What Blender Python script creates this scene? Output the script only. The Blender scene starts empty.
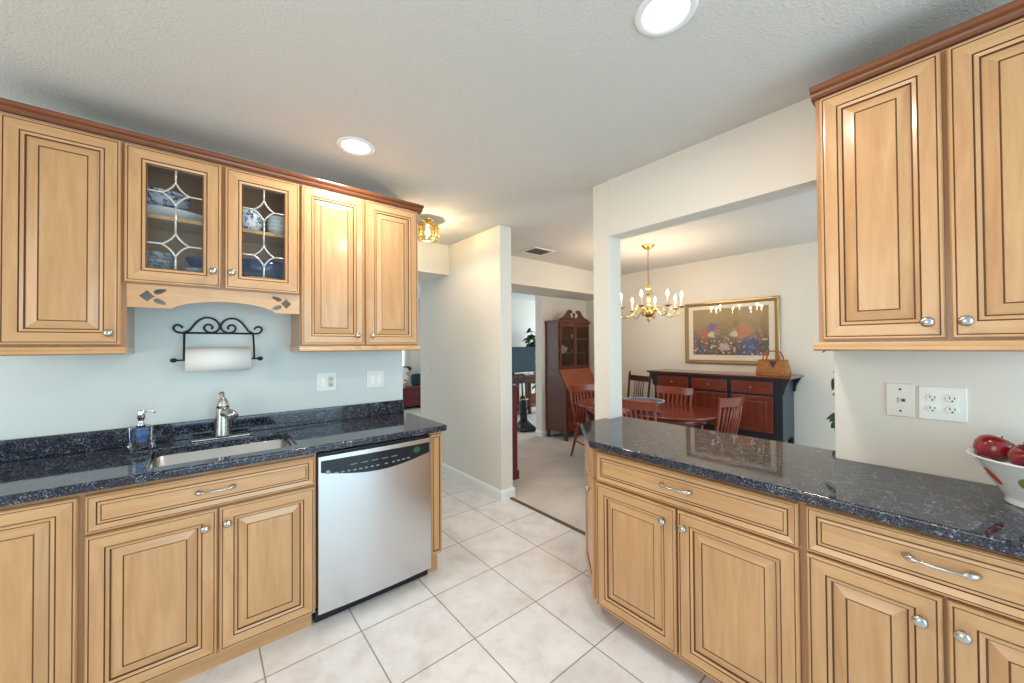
import bpy, bmesh, math, random
from mathutils import Vector, Matrix
random.seed(7)
S = bpy.context.scene
C = S.collection
PI = math.pi

# ------------------------------------------------------------------ camera
YAW, PITCH, ROLL, FPX, CAMH = 39.8319, 0.6608, -0.3822, 373.70, 1.4051
cd = bpy.data.cameras.new('camera')
cam = bpy.data.objects.new('camera', cd)
C.objects.link(cam)
cd.sensor_width = 36.0
cd.lens = 36.0 * FPX / 1024.0
cd.clip_start = 0.05
y, p, r = math.radians(YAW), math.radians(PITCH), math.radians(ROLL)
F = Vector((math.sin(y) * math.cos(p), math.cos(y) * math.cos(p), math.sin(p)))
R0 = Vector((math.cos(y), -math.sin(y), 0))
U0 = R0.cross(F)
R1 = R0 * math.cos(r) + U0 * math.sin(r)
U1 = -R0 * math.sin(r) + U0 * math.cos(r)
M = Matrix((R1, U1, -F)).transposed().to_4x4()
M.translation = Vector((0, 0, CAMH))
cam.matrix_world = M
S.camera = cam

# ------------------------------------------------------------------ world, lights, exposure
S.view_settings.view_transform = 'Standard'
S.view_settings.look = 'None'
S.view_settings.gamma = 1.0
S.view_settings.use_curve_mapping = False
S.view_settings.exposure = 0.03
W = bpy.data.worlds.new('world')
S.world = W
W.use_nodes = True
bg = W.node_tree.nodes['Background']
bg.inputs[0].default_value = (0.76, 0.91, 1.0, 1)
bg.inputs[1].default_value = 0.80


def lamp(name, kind, loc, power, color, size=None, rot=(0, 0, 0), sizey=None, shape=None):
    d = bpy.data.lights.new(name, kind)
    d.energy = power
    d.color = color
    if kind == 'AREA':
        d.shape = shape or ('RECTANGLE' if sizey else 'SQUARE')
        d.size = size
        if sizey:
            d.size_y = sizey
    elif size is not None:
        d.shadow_soft_size = size
    o = bpy.data.objects.new(name, d)
    o.location = loc
    o.rotation_euler = rot
    C.objects.link(o)
    return o


COOL = (0.72, 0.89, 1.0)
WARM = (1.0, 0.80, 0.55)
# daylight from the sliding door behind the camera, and the dining and living room windows
lamp('patio_daylight', 'AREA', (0.9, -2.3, 1.25), 70, (0.56, 0.86, 1.0), 2.4, (PI / 2, 0, 0), 2.1)
lamp('side_warm_fill', 'AREA', (-2.3, 0.6, 1.5), 36, (1.0, 0.88, 0.72), 1.8, (0, -PI / 2, 0), 1.6)  # added unseen fill, warms the faces turned to -x
lamp('dining_window_daylight', 'AREA', (3.9, -1.2, 1.1), 40, (0.58, 0.84, 1.0), 1.8, (PI / 2, 0, 0), 1.7)
lamp('living_window_daylight', 'AREA', (7.4, 5.6, 1.5), 60, COOL, 2.2, (0, PI / 2, 0), 1.8)
lamp('hall_room_daylight', 'AREA', (1.2, 6.6, 1.5), 36, COOL, 1.8, (0, -PI / 2, 0), 1.6)
for lx, ly in ((1.19, 0.615), (0.66, 2.13)):
    lamp('recessed_lamp', 'AREA', (lx, ly, 2.49), 11, (1.0, 0.92, 0.80), 0.15, (0, 0, 0), shape='DISK')


# ------------------------------------------------------------------ materials
def srgb(r, g, b):
    f = lambda c: (c / 12.92 if c <= 0.04045 else ((c + 0.055) / 1.055) ** 2.4)
    return (f(r / 255), f(g / 255), f(b / 255), 1)


def mat(name, col, rough=0.5, metal=0.0, coat=0.0, spec=0.5, trans=0.0, ior=1.45, emit=None, estr=0):
    m = bpy.data.materials.new(name)
    m.use_nodes = True
    b = m.node_tree.nodes['Principled BSDF']
    b.inputs['Base Color'].default_value = col
    b.inputs['Roughness'].default_value = rough
    b.inputs['Metallic'].default_value = metal
    b.inputs['Coat Weight'].default_value = coat
    b.inputs['Coat Roughness'].default_value = 0.14
    b.inputs['Specular IOR Level'].default_value = spec
    b.inputs['Transmission Weight'].default_value = trans
    b.inputs['IOR'].default_value = ior
    if emit:
        b.inputs['Emission Color'].default_value = emit
        b.inputs['Emission Strength'].default_value = estr
    return m


class NT:
    def __init__(s, m):
        s.t = m.node_tree
        s.b = s.t.nodes['Principled BSDF']

    def n(s, typ, **kw):
        x = s.t.nodes.new(typ)
        for k, v in kw.items():
            setattr(x, k, v)
        return x

    def l(s, a, b):
        s.t.links.new(a, b)

    def coords(s, scale=(1, 1, 1), loc=(0, 0, 0), rnd=False):
        tc = s.n('ShaderNodeTexCoord')
        mp = s.n('ShaderNodeMapping')
        mp.inputs['Scale'].default_value = scale
        mp.inputs['Location'].default_value = loc
        if rnd:
            oi = s.n('ShaderNodeObjectInfo')
            cx = s.n('ShaderNodeVectorMath', operation='SCALE')
            cx.inputs[0].default_value = (7.3, 3.1, 5.7)
            s.l(oi.outputs['Random'], cx.inputs['Scale'])
            ad = s.n('ShaderNodeVectorMath', operation='ADD')
            s.l(tc.outputs['Object'], ad.inputs[0])
            s.l(cx.outputs[0], ad.inputs[1])
            s.l(ad.outputs[0], mp.inputs['Vector'])
        else:
            s.l(tc.outputs['Object'], mp.inputs['Vector'])
        return mp.outputs['Vector']

    def noise(s, vec, scale, detail=4, rough=0.55, dist=0):
        x = s.n('ShaderNodeTexNoise')
        x.inputs['Scale'].default_value = scale
        x.inputs['Detail'].default_value = detail
        x.inputs['Roughness'].default_value = rough
        x.inputs['Distortion'].default_value = dist
        s.l(vec, x.inputs['Vector'])
        return x.outputs['Fac']

    def ramp(s, fac, stops, interp='LINEAR'):
        x = s.n('ShaderNodeValToRGB')
        x.color_ramp.interpolation = interp
        e = x.color_ramp.elements
        while len(e) < len(stops):
            e.new(0.5)
        for i, (pos, col) in enumerate(stops):
            e[i].position = pos
            e[i].color = col
        s.l(fac, x.inputs['Fac'])
        return x.outputs['Color']

    def bump(s, h, strength, dist=0.01):
        x = s.n('ShaderNodeBump')
        x.inputs['Strength'].default_value = strength
        x.inputs['Distance'].default_value = dist
        s.l(h, x.inputs['Height'])
        s.l(x.outputs['Normal'], s.b.inputs['Normal'])

    def mix(s, fac, a, b, typ='MIX'):
        x = s.n('ShaderNodeMix', data_type='RGBA', blend_type=typ)
        for v, i in ((fac, 0), (a, 6), (b, 7)):
            if hasattr(v, 'links'):
                s.l(v, x.inputs[i])
            else:
                x.inputs[i].default_value = v
        return x.outputs[2]


def wood(name, a, b, rough=0.30, scale=(14, 14, 1.3), coat=0.40, dark=None):
    m = mat(name, a, rough, coat=coat)
    t = NT(m)
    v = t.coords(scale, rnd=True)
    f = t.noise(v, 2.2, 5, 0.6, 0.6)
    col = t.ramp(f, [(0.30, a), (0.68, b)])
    v2 = t.coords((2.5, 2.5, 1.2), rnd=True)
    f2 = t.noise(v2, 1.5, 3)
    col = t.mix(t.ramp(f2, [(0.35, (0, 0, 0, 1)), (0.7, (0.30, 0.30, 0.30, 1))]), col, dark or tuple(c * 0.8 for c in a[:3]) + (1,))
    t.l(col, t.b.inputs['Base Color'])
    t.bump(f, 0.05, 0.002)
    return m


MA, MB_ = srgb(188, 140, 94), srgb(208, 163, 117)
maple_v = wood('maple_upright', MA, MB_)
maple_h = wood('maple_level', srgb(194, 146, 98), srgb(211, 167, 121), scale=(1.3, 14, 14))
maple_in = wood('maple_inside', srgb(176, 128, 82), srgb(190, 145, 98), 0.5, coat=0)
glaze = mat('dark_glaze', srgb(104, 66, 40), 0.45)
frame_m = wood('maple_frame', srgb(164, 116, 76), srgb(182, 134, 92))
crown_m = wood('crown_maple', srgb(112, 60, 32), srgb(132, 76, 42), scale=(1.3, 14, 14))
MAPLE = [maple_v, maple_h, glaze]


def granite_mat():
    m = mat('granite', (0.02, 0.025, 0.04, 1), 0.05, spec=0.62)
    t = NT(m)
    v = t.coords()
    vo = t.n('ShaderNodeTexVoronoi')
    vo.inputs['Scale'].default_value = 280
    t.l(v, vo.inputs['Vector'])
    sep = t.n('ShaderNodeSeparateColor')
    t.l(vo.outputs['Color'], sep.inputs[0])
    nz = t.noise(v, 26, 4, 0.6)
    ad = t.n('ShaderNodeMath', operation='MULTIPLY_ADD')
    t.l(nz, ad.inputs[0])
    ad.inputs[1].default_value = 0.9
    ad.inputs[2].default_value = -0.45
    ad2 = t.n('ShaderNodeMath', operation='ADD')
    t.l(sep.outputs[0], ad2.inputs[0])
    t.l(ad.outputs[0], ad2.inputs[1])
    col = t.ramp(ad2.outputs[0], [(0.0, srgb(14, 17, 26)), (0.40, srgb(24, 30, 46)), (0.58, srgb(42, 50, 68)),
                                  (0.70, srgb(78, 66, 62)), (0.80, srgb(38, 46, 62)), (0.95, srgb(92, 102, 118)), (1.05, srgb(128, 136, 148))])
    t.l(col, t.b.inputs['Base Color'])
    return m


granite = granite_mat()
wall_m = mat('painted_wall', srgb(226, 219, 208), 0.7)
t = NT(wall_m)
t.bump(t.noise(t.coords(), 160, 2), 0.06, 0.003)
wall_daylit = mat('daylight_tinted_wall', srgb(212, 220, 219), 0.7)  # wall paint with the cool daylight cast mixed into its colour
t = NT(wall_daylit)
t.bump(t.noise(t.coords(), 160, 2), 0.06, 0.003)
trim_m = mat('white_trim', srgb(236, 236, 232), 0.45)
ceil_m = mat('textured_ceiling', srgb(216, 212, 207), 0.9)
t = NT(ceil_m)
t.bump(t.noise(t.coords(), 95, 3, 0.6), 0.55, 0.008)


def tile_mat():
    m = mat('floor_tile', srgb(222, 219, 220), 0.30)
    t = NT(m)
    v = t.coords()
    br = t.n('ShaderNodeTexBrick')
    br.offset = 0.0
    br.squash = 1.0
    mp = t.n('ShaderNodeMapping')
    t.l(v, mp.inputs['Vector'])
    mp.inputs['Location'].default_value = (-1.0191 + 4.0085, -1.106 + 4.0, 0)
    t.l(mp.outputs[0], br.inputs['Vector'])
    br.inputs['Scale'].default_value = 1.0
    br.inputs['Brick Width'].default_value = 0.4005
    br.inputs['Row Height'].default_value = 0.4005
    br.inputs['Mortar Size'].default_value = 0.0032
    br.inputs['Mortar Smooth'].default_value = 0.1
    br.inputs['Color1'].default_value = (1, 1, 1, 1)
    br.inputs['Color2'].default_value = (0.93, 0.93, 0.93, 1)
    n1 = t.noise(v, 5.5, 6, 0.65, 0.4)
    base = t.ramp(n1, [(0.30, srgb(212, 205, 203)), (0.50, srgb(228, 225, 226)), (0.68, srgb(235, 234, 237))])
    n2 = t.noise(v, 14, 4, 0.6)
    base = t.mix(t.ramp(n2, [(0.5, (0, 0, 0, 1)), (0.75, (0.4, 0.4, 0.4, 1))]), base, srgb(216, 206, 200))
    base = t.mix(1.0, base, br.outputs['Color'], 'MULTIPLY')
    col = t.mix(br.outputs['Fac'], base, srgb(148, 140, 132))
    t.l(col, t.b.inputs['Base Color'])
    return m


tile = tile_mat()
carpet = mat('carpet', srgb(196, 182, 168), 0.95, spec=0.1)
t = NT(carpet)
cn = t.noise(t.coords(), 240, 3)
cl = t.noise(t.coords(), 3, 4)
t.l(t.ramp(cl, [(0.3, srgb(206, 196, 188)), (0.7, srgb(222, 213, 206))]), t.b.inputs['Base Color'])
t.bump(cn, 0.6, 0.01)

steel = mat('brushed_steel', (0.64, 0.65, 0.67, 1), 0.25, 1.0)
t = NT(steel)
sn = t.noise(t.coords((260, 260, 1.5)), 1.0, 3)
t.l(t.ramp(sn, [(0.3, (0.23, 0.23, 0.23, 1)), (0.7, (0.27, 0.27, 0.27, 1))]), t.b.inputs['Roughness'])
nickel = mat('satin_nickel', (0.52, 0.50, 0.47, 1), 0.26, 1.0)
chrome = mat('chrome', (0.82, 0.83, 0.84, 1), 0.1, 1.0)
iron = mat('black_iron', (0.012, 0.012, 0.014, 1), 0.45)
black_pl = mat('black_plastic', (0.012, 0.014, 0.018, 1), 0.3)
panel_bl = mat('control_panel', (0.010, 0.014, 0.022, 1), 0.16)
mark_w = mat('panel_print', srgb(140, 146, 152), 0.5)
mark_g = mat('green_display', srgb(20, 80, 54), 0.3, emit=srgb(30, 130, 76), estr=0.15)
paper = mat('paper_towel', srgb(240, 238, 236), 0.9, spec=0.1)
plate_w = mat('white_plate', srgb(236, 236, 230), 0.35)
plate_i = mat('ivory_plate', srgb(226, 222, 210), 0.4)
slot = mat('dark_slot', (0.02, 0.02, 0.02, 1), 0.5)
came = mat('lead_came', srgb(196, 194, 188), 0.35, 0.35)
brass = mat('polished_brass', (0.80, 0.56, 0.20, 1), 0.16, 1.0)
candle = mat('candle_sleeve', srgb(240, 232, 212), 0.5)
bulb = mat('bulb_glow', (1, 0.9, 0.7, 1), 0.4, emit=(1.0, 0.80, 0.50, 1), estr=14)
can_glow = mat('lamp_glow', (1, 1, 1, 1), 0.4, emit=(0.95, 0.97, 1.0, 1), estr=3.0)
can_white = mat('lamp_trim', srgb(240, 240, 240), 0.4)


def glass_mat(name, tint=(1, 1, 1, 1), rough=0.0, refl=0.9):
    """thin pane: see-through with a fresnel reflection"""
    m = bpy.data.materials.new(name)
    m.use_nodes = True
    nt = m.node_tree
    nt.nodes.clear()
    o = nt.nodes.new('ShaderNodeOutputMaterial')
    tr = nt.nodes.new('ShaderNodeBsdfTransparent')
    tr.inputs[0].default_value = tint
    gl = nt.nodes.new('ShaderNodeBsdfGlossy')
    gl.inputs['Roughness'].default_value = rough
    fr = nt.nodes.new('ShaderNodeFresnel')
    ge = nt.nodes.new('ShaderNodeNewGeometry')
    io = nt.nodes.new('ShaderNodeMath')
    io.operation = 'MULTIPLY_ADD'
    io.inputs[1].default_value = 1 / 1.45 - 1.45
    io.inputs[2].default_value = 1.45
    nt.links.new(ge.outputs['Backfacing'], io.inputs[0])
    nt.links.new(io.outputs[0], fr.inputs[0])
    mu = nt.nodes.new('ShaderNodeMath')
    mu.operation = 'MULTIPLY'
    mu.inputs[1].default_value = refl
    mx = nt.nodes.new('ShaderNodeMixShader')
    nt.links.new(fr.outputs[0], mu.inputs[0])
    nt.links.new(mu.outputs[0], mx.inputs[0])
    nt.links.new(tr.outputs[0], mx.inputs[1])
    nt.links.new(gl.outputs[0], mx.inputs[2])
    nt.links.new(mx.outputs[0], o.inputs[0])
    return m


pane_m = glass_mat('cabinet_pane', (0.93, 0.95, 0.96, 1))
crystal = mat('clear_acrylic', (0.94, 0.96, 1.0, 1), 0.03, trans=1.0, ior=1.46)
amber_glass = glass_mat('fixture_glass', (0.98, 0.92, 0.74, 1), 0.05)
cherry = wood('cherry', srgb(96, 40, 28), srgb(120, 52, 36), 0.25, coat=0.4)
cherry_h = wood('cherry_level', srgb(96, 40, 28), srgb(120, 52, 36), 0.22, scale=(1.3, 14, 14), coat=0.5)
chair_w = wood('chair_cherry', srgb(122, 54, 36), srgb(146, 68, 46), 0.28, coat=0.4)
mahog = wood('mahogany', srgb(80, 40, 26), srgb(102, 52, 34), 0.42, coat=0.1)
mahog_l = wood('mahogany_lid', srgb(136, 66, 38), srgb(156, 80, 48), 0.3, scale=(1.3, 14, 14), coat=0.4)
black_w = mat('black_painted_wood', srgb(22, 26, 36), 0.35, coat=0.2)
dark_w = wood('dark_walnut', srgb(62, 26, 20), srgb(80, 34, 26), 0.35)
red_w = wood('red_stained_wood', srgb(92, 26, 32), srgb(112, 34, 40), 0.4, coat=0.1)
white_cer = mat('white_ceramic', srgb(232, 234, 234), 0.15, coat=0.4)
blue_cer = mat('cobalt_ceramic', srgb(34, 52, 92), 0.15, coat=0.4)
cream_cer = mat('cream_ceramic', srgb(214, 204, 188), 0.2, coat=0.3)
leaf_m = mat('leaf_green', srgb(44, 74, 40), 0.5)
stem_m = mat('stem_brown', srgb(78, 60, 40), 0.7)


def patterned(name, base, spot, scale, thr=0.45):
    m = mat(name, base, 0.18, coat=0.4)
    t = NT(m)
    f = t.noise(t.coords(rnd=True), scale, 3, 0.6, 0.8)
    t.l(t.ramp(f, [(thr, base), (thr + 0.06, spot)]), t.b.inputs['Base Color'])
    return m


floral_cer = patterned('blue_floral_ceramic', srgb(226, 230, 234), srgb(64, 88, 132), 55, 0.52)
willow_cer = patterned('blue_pattern_ceramic', srgb(196, 206, 216), srgb(70, 92, 124), 38, 0.5)
grey_cer = patterned('grey_pattern_ceramic', srgb(176, 178, 176), srgb(112, 118, 122), 42, 0.5)


# ------------------------------------------------------------------ builders
class MB:
    def __init__(s):
        s.bm = bmesh.new()

    def face(s, vs, mi=0, smooth=False):
        try:
            f = s.bm.faces.new(vs)
        except ValueError:
            return None
        f.material_index = mi
        f.smooth = smooth
        return f

    def v(s, *co):
        return s.bm.verts.new(co if len(co) == 3 else co[0])

    def box(s, lo, hi, mi=0, mx=None):
        a, b = Vector(lo), Vector(hi)
        pts = [(x, y, z) for x in (a.x, b.x) for y in (a.y, b.y) for z in (a.z, b.z)]
        vs = [s.v((mx @ Vector(q)) if mx else q) for q in pts]
        for q in ((0, 1, 3, 2), (4, 6, 7, 5), (0, 4, 5, 1), (2, 3, 7, 6), (0, 2, 6, 4), (1, 5, 7, 3)):
            s.face([vs[i] for i in q], mi)
        return s

    def prism(s, pts, a, b, axis='z', mi=0, side=None, smooth=False):
        """2D outline pts pushed from a to b along an axis (pts are the other two axes in order)"""
        def P(q, h):
            return {'x': (h, q[0], q[1]), 'y': (q[0], h, q[1]), 'z': (q[0], q[1], h)}[axis]
        A = [s.v(P(q, a)) for q in pts]
        B = [s.v(P(q, b)) for q in pts]
        s.face(A[::-1], mi)
        s.face(B, mi)
        n = len(pts)
        for i in range(n):
            s.face([A[i], A[(i + 1) % n], B[(i + 1) % n], B[i]], mi if side is None else side, smooth)
        return s

    def loops(s, rings, mi=0, smooth=True, cap=(True, True), closed=True, mis=None):
        L = [[s.v(q) for q in ring] for ring in rings]
        n = len(L[0])
        for k in range(len(L) - 1):
            for i in range(n if closed else n - 1):
                s.face([L[k][i], L[k][(i + 1) % n], L[k + 1][(i + 1) % n], L[k + 1][i]], mis[k] if mis else mi, smooth)
        if cap[0]:
            s.face(L[0][::-1], mis[0] if mis else mi)
        if cap[1]:
            s.face(L[-1], mis[-1] if mis else mi)
        return L

    def lathe(s, prof, c=(0, 0, 0), seg=24, mi=0, mx=None, cap=(True, True), mis=None, sx=1, sy=1):
        rings = []
        for rr, z in prof:
            ring = []
            for i in range(seg):
                a = 2 * PI * i / seg
                q = Vector((max(rr, 1e-4) * math.cos(a) * sx, max(rr, 1e-4) * math.sin(a) * sy, z))
                if mx:
                    q = mx @ q
                ring.append(q + Vector(c))
            rings.append(ring)
        s.loops(rings, mi, True, cap, mis=mis)
        return s

    def tube(s, pts, rad, seg=8, mi=0, sx=1.0):
        pts = [Vector(q) for q in pts]
        n = len(pts)
        rads = rad if isinstance(rad, (list, tuple)) else [rad] * n
        up = None
        rings = []
        for i in range(n):
            t = (pts[min(i + 1, n - 1)] - pts[max(i - 1, 0)]).normalized()
            if up is None:
                up = t.orthogonal().normalized()
            up = (up - t * up.dot(t))
            if up.length < 1e-6:
                up = t.orthogonal()
            up.normalize()
            sd = t.cross(up)
            rings.append([pts[i] + (up * math.cos(2 * PI * k / seg) + sd * math.sin(2 * PI * k / seg) * sx) * rads[i] for k in range(seg)])
        s.loops(rings, mi, True)
        return s

    def build(s, name, mats, parent=None, loc=(0, 0, 0), rotz=0, bevel=0, seg=2, angle=40, props=None):
        bmesh.ops.recalc_face_normals(s.bm, faces=s.bm.faces)
        me = bpy.data.meshes.new(name)
        s.bm.to_mesh(me)
        s.bm.free()
        o = bpy.data.objects.new(name, me)
        for m in (mats if isinstance(mats, (list, tuple)) else [mats]):
            me.materials.append(m)
        C.objects.link(o)
        o.location = loc
        o.rotation_euler = (0, 0, rotz)
        if parent:
            o.parent = parent
        if bevel:
            md = o.modifiers.new('bevel', 'BEVEL')
            md.width = bevel
            md.segments = seg
            md.limit_method = 'ANGLE'
            md.angle_limit = math.radians(angle)
            me.shade_smooth()
            w = o.modifiers.new('normals', 'WEIGHTED_NORMAL')
            w.keep_sharp = True
        return o


def thing(name, label, cat, loc=(0, 0, 0), rotz=0, group=None):
    o = bpy.data.objects.new(name, None)
    o.empty_display_size = 0.1
    C.objects.link(o)
    o.location = loc
    o.rotation_euler = (0, 0, rotz)
    return tag(o, label, cat, group)


def tag(o, label, cat, group=None):
    o['label'] = label
    o['category'] = cat
    if group:
        o['group'] = group
    return o


def struct(o):
    o['kind'] = 'structure'
    return o


def dup(root, loc=None, rotz=None, label=None, group=None):
    r = root.copy()
    C.objects.link(r)
    if loc is not None:
        r.location = loc
    if rotz is not None:
        r.rotation_euler = (0, 0, rotz)
    if label:
        r['label'] = label
    if group:
        r['group'] = group
    for ch in list(root.children):
        c = ch.copy()
        C.objects.link(c)
        c.parent = r
        for g in ch.children:
            d = g.copy()
            C.objects.link(d)
            d.parent = c
    return r


def curve_plate(name, outlines, thick, mats, parent=None, loc=(0, 0, 0), rot=(0, 0, 0), bevel=0):
    """flat plate with holes: 2D outlines (first outer, rest holes) in local xy, thickness along z from 0"""
    cu = bpy.data.curves.new(name, 'CURVE')
    cu.dimensions = '2D'
    cu.fill_mode = 'BOTH'
    cu.extrude = thick / 2
    for o_ in outlines:
        sp = cu.splines.new('POLY')
        sp.points.add(len(o_) - 1)
        for q, pt in zip(o_, sp.points):
            pt.co = (q[0], q[1], 0, 1)
        sp.use_cyclic_u = True
    tmp = bpy.data.objects.new(name + '_tmp', cu)
    C.objects.link(tmp)
    dg = bpy.context.evaluated_depsgraph_get()
    me = bpy.data.meshes.new_from_object(tmp.evaluated_get(dg))
    C.objects.unlink(tmp)
    bpy.data.objects.remove(tmp)
    bpy.data.curves.remove(cu)
    bm = bmesh.new()
    bm.from_mesh(me)
    bmesh.ops.remove_doubles(bm, verts=bm.verts, dist=1e-5)
    bmesh.ops.translate(bm, verts=bm.verts, vec=(0, 0, thick / 2))
    bmesh.ops.recalc_face_normals(bm, faces=bm.faces)
    for f in bm.faces:
        f.smooth = False
    bm.to_mesh(me)
    bm.free()
    me.name = name
    me.materials.clear()
    for m in (mats if isinstance(mats, (list, tuple)) else [mats]):
        me.materials.append(m)
    o = bpy.data.objects.new(name, me)
    C.objects.link(o)
    o.location = loc
    o.rotation_euler = rot
    if parent:
        o.parent = parent
    if bevel:
        md = o.modifiers.new('bevel', 'BEVEL')
        md.width = bevel
        md.segments = 3
        md.limit_method = 'ANGLE'
        md.angle_limit = math.radians(40)
        me.shade_smooth()
        w = o.modifiers.new('normals', 'WEIGHTED_NORMAL')
        w.keep_sharp = True
    return o


def rrect(x0, y0, x1, y1, rad, n=6):
    out = []
    for cx, cy, a0 in ((x1 - rad, y1 - rad, 0), (x0 + rad, y1 - rad, 90), (x0 + rad, y0 + rad, 180), (x1 - rad, y0 + rad, 270)):
        for i in range(n + 1):
            a = math.radians(a0 + 90 * i / n)
            out.append((cx + rad * math.cos(a), cy + rad * math.sin(a)))
    return out


# ------------------------------------------------------------------ the setting
H = 2.516
LW = 2.69          # left wall plane
RW, RW2 = 2.11, 2.245   # pass-through wall
FX = 5.12          # dining far wall
SOF = 2.172


def sbox(name, lo, hi, m, bevel=0):
    return struct(MB().box(lo, hi).build(name, m, bevel=bevel))


f1 = MB().box((-2.6, -2.6, -0.08), (2.2, 4.3, 0)).build('floor', tile)
struct(f1)
sbox('floor_carpet', (2.2, -1.6, -0.08), (7.6, 8.8, 0.006), carpet)
sbox('floor_carpet_hall', (-1.0, 4.3, -0.08), (2.2, 8.8, 0.006), carpet)
sbox('trim_1', (2.185, 1.64, 0.0), (2.215, 2.68, 0.010), mat('transition_strip', srgb(96, 84, 74), 0.5), 0.003)
struct(MB().box((-2.6, -2.6, H), (7.6, 8.8, H + 0.1)).build('ceiling', ceil_m))
sbox('wall_left', (-2.6, LW, 0), (1.17, LW + 0.12, H), wall_daylit)
sbox('wall_stub', (2.10, 2.68, 0), (2.235, 4.30, H), wall_m, 0.006)
sbox('wall_right', (RW, -2.6, 0), (RW2, 0.352, H), wall_m, 0.004)
sbox('wall_knee', (RW, 0.352, 0), (RW2, 1.504, 0.876), wall_m)
sbox('wall_header', (RW, 0.352, 2.138), (RW2, 1.504, H), wall_m)
sbox('wall_column', (RW, 1.504, 0), (RW2, 1.637, H), wall_m, 0.004)
sbox('wall_dining', (FX, -1.6, 0), (FX + 0.12, 4.13, H), wall_m)
sbox('wall_desk', (4.03, 4.13, 0), (FX + 0.12, 4.26, H), wall_m, 0.004)
sbox('wall_soffit', (RW2 - 0.01, 3.52, SOF), (FX, 4.13, H), wall_m)
sbox('wall_hall_soffit', (0.9, 3.60, 2.19), (2.10, 4.30, H), wall_m)
sbox('wall_living', (4.2, 6.7, 0), (7.6, 6.82, H), wall_m)
sbox('wall_hall_room', (-1.0, 8.5, 0), (4.2, 8.62, H), wall_m)
sbox('wall_hall_return', (4.2, 6.82, 0), (4.32, 8.6, H), wall_m)


def baseboard(name, pts, rotz=0, loc=(0, 0, 0), length=1):
    """moulded board, local: runs along x, sticks out to -y"""
    prof = [(0, 0), (-0.014, 0), (-0.014, 0.072), (-0.009, 0.086), (-0.004, 0.092), (0, 0.094)]
    return struct(MB().prism(prof, 0, length, 'x').build(name, trim_m, loc=loc, rotz=rotz))


baseboard('baseboard_stub', None, -PI / 2, (2.10, 4.30, 0), 1.62)
baseboard('baseboard_stub_end', None, 0, (2.086, 2.68, 0), 0.163)
baseboard('baseboard_stub_back', None, PI / 2, (2.235, 2.68, 0), 0.31)
baseboard('baseboard_desk', None, 0, (4.03, 4.13, 0), 1.08)
baseboard('baseboard_desk_end', None, -PI / 2, (4.03, 4.26, 0), 0.13)
baseboard('baseboard_dining', None, -PI / 2, (FX, 4.1, 0), 4.6)
baseboard('baseboard_living', None, 0, (4.4, 6.7, 0), 3.0)
# bright window of the room past the hall
wn = MB()
wn.box((2.90, 8.44, 0.5), (3.70, 8.49, 2.1))
struct(wn.build('window_1', mat('bright_daylight', (1, 1, 1, 1), 0.5, emit=(0.85, 0.95, 1, 1), estr=1.6)))
wf = MB()
for lo, hi in (((2.84, 8.42, 0.44), (2.90, 8.495, 2.16)), ((3.70, 8.42, 0.44), (3.76, 8.495, 2.16)), ((2.90, 8.42, 2.10), (3.70, 8.495, 2.16)), ((2.90, 8.42, 0.44), (3.70, 8.495, 0.50))):
    wf.box(lo, hi)
struct(wf.build('trim_2', trim_m))

# ------------------------------------------------------------------ cabinet joinery
DOOR = [(0, 0, 0), (0, .014, 0), (.004, .020, 0), (.0095, .020, 0), (.0105, .0175, 1), (.0122, .0175, 1), (.0132, .020, 0), (.0175, .0205, 0),
        (.050, .0200, 0), (.0512, .0155, 1), (.0532, .0155, 1), (.0545, .0195, 0), (.0640, .0165, 0), (.0654, .0105, 1), (.0686, .0105, 1),
        (.099, .0185, 0), (.1002, .0160, 1), (.1026, .0160, 1), (.1036, .0178, 0)]
DRAW = [(0, 0, 0), (0, .014, 0), (.004, .020, 0), (.0075, .020, 0), (.0083, .0180, 1), (.0095, .0180, 1), (.0103, .020, 0),
        (.0275, .0150, 0), (.0288, .0110, 1), (.0310, .0110, 1), (.0320, .0165, 0), (.0400, .0185, 0), (.0409, .0168, 1), (.0427, .0168, 1), (.0435, .018, 0)]
GLASSD = [(0, 0, 0), (0, .014, 0), (.004, .020, 0), (.0095, .020, 0), (.0105, .0175, 1), (.0122, .0175, 1), (.0132, .020, 0),
          (.054, .020, 0), (.0552, .0155, 1), (.0574, .0155, 1), (.0588, .0195, 0), (.069, .0165, 0), (.0705, .0120, 1), (.0730, .0120, 1), (.0735, 0, 0)]


def panel(w, h, prof, open_=False):
    """raised-panel front, x 0..w, z 0..h, front towards -y"""
    b = MB()
    rings = []
    for ins, d, dk in prof:
        rings.append([b.v(ins, -d, ins), b.v(w - ins, -d, ins), b.v(w - ins, -d, h - ins), b.v(ins, -d, h - ins)])
    for k in range(len(rings) - 1):
        dk = prof[k + 1][2]
        for i in range(4):
            b.face([rings[k][i], rings[k][(i + 1) % 4], rings[k + 1][(i + 1) % 4], rings[k + 1][i]], 2 if dk else (1 if i in (0, 2) else 0))
    if open_:
        for i in range(4):
            b.face([rings[-1][i], rings[-1][(i + 1) % 4], rings[0][(i + 1) % 4], rings[0][i]], 0)
    else:
        b.face(rings[-1], 1 if w > h * 1.5 else 0)
        b.face(rings[0][::-1], 0)
    return b


def knob(parent, x, z, depth=0.020):
    mx = Matrix.Rotation(PI / 2, 4, 'X')
    k = MB().lathe([(.0075, 0), (.0055, .004), (.005, .012), (.009, .016), (.0155, .020), (.0165, .024), (.013, .029), (.006, .0315), (0.0005, .032)], seg=20, mx=mx)
    return k.build('knob', nickel, parent, (x, -depth, z))


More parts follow.
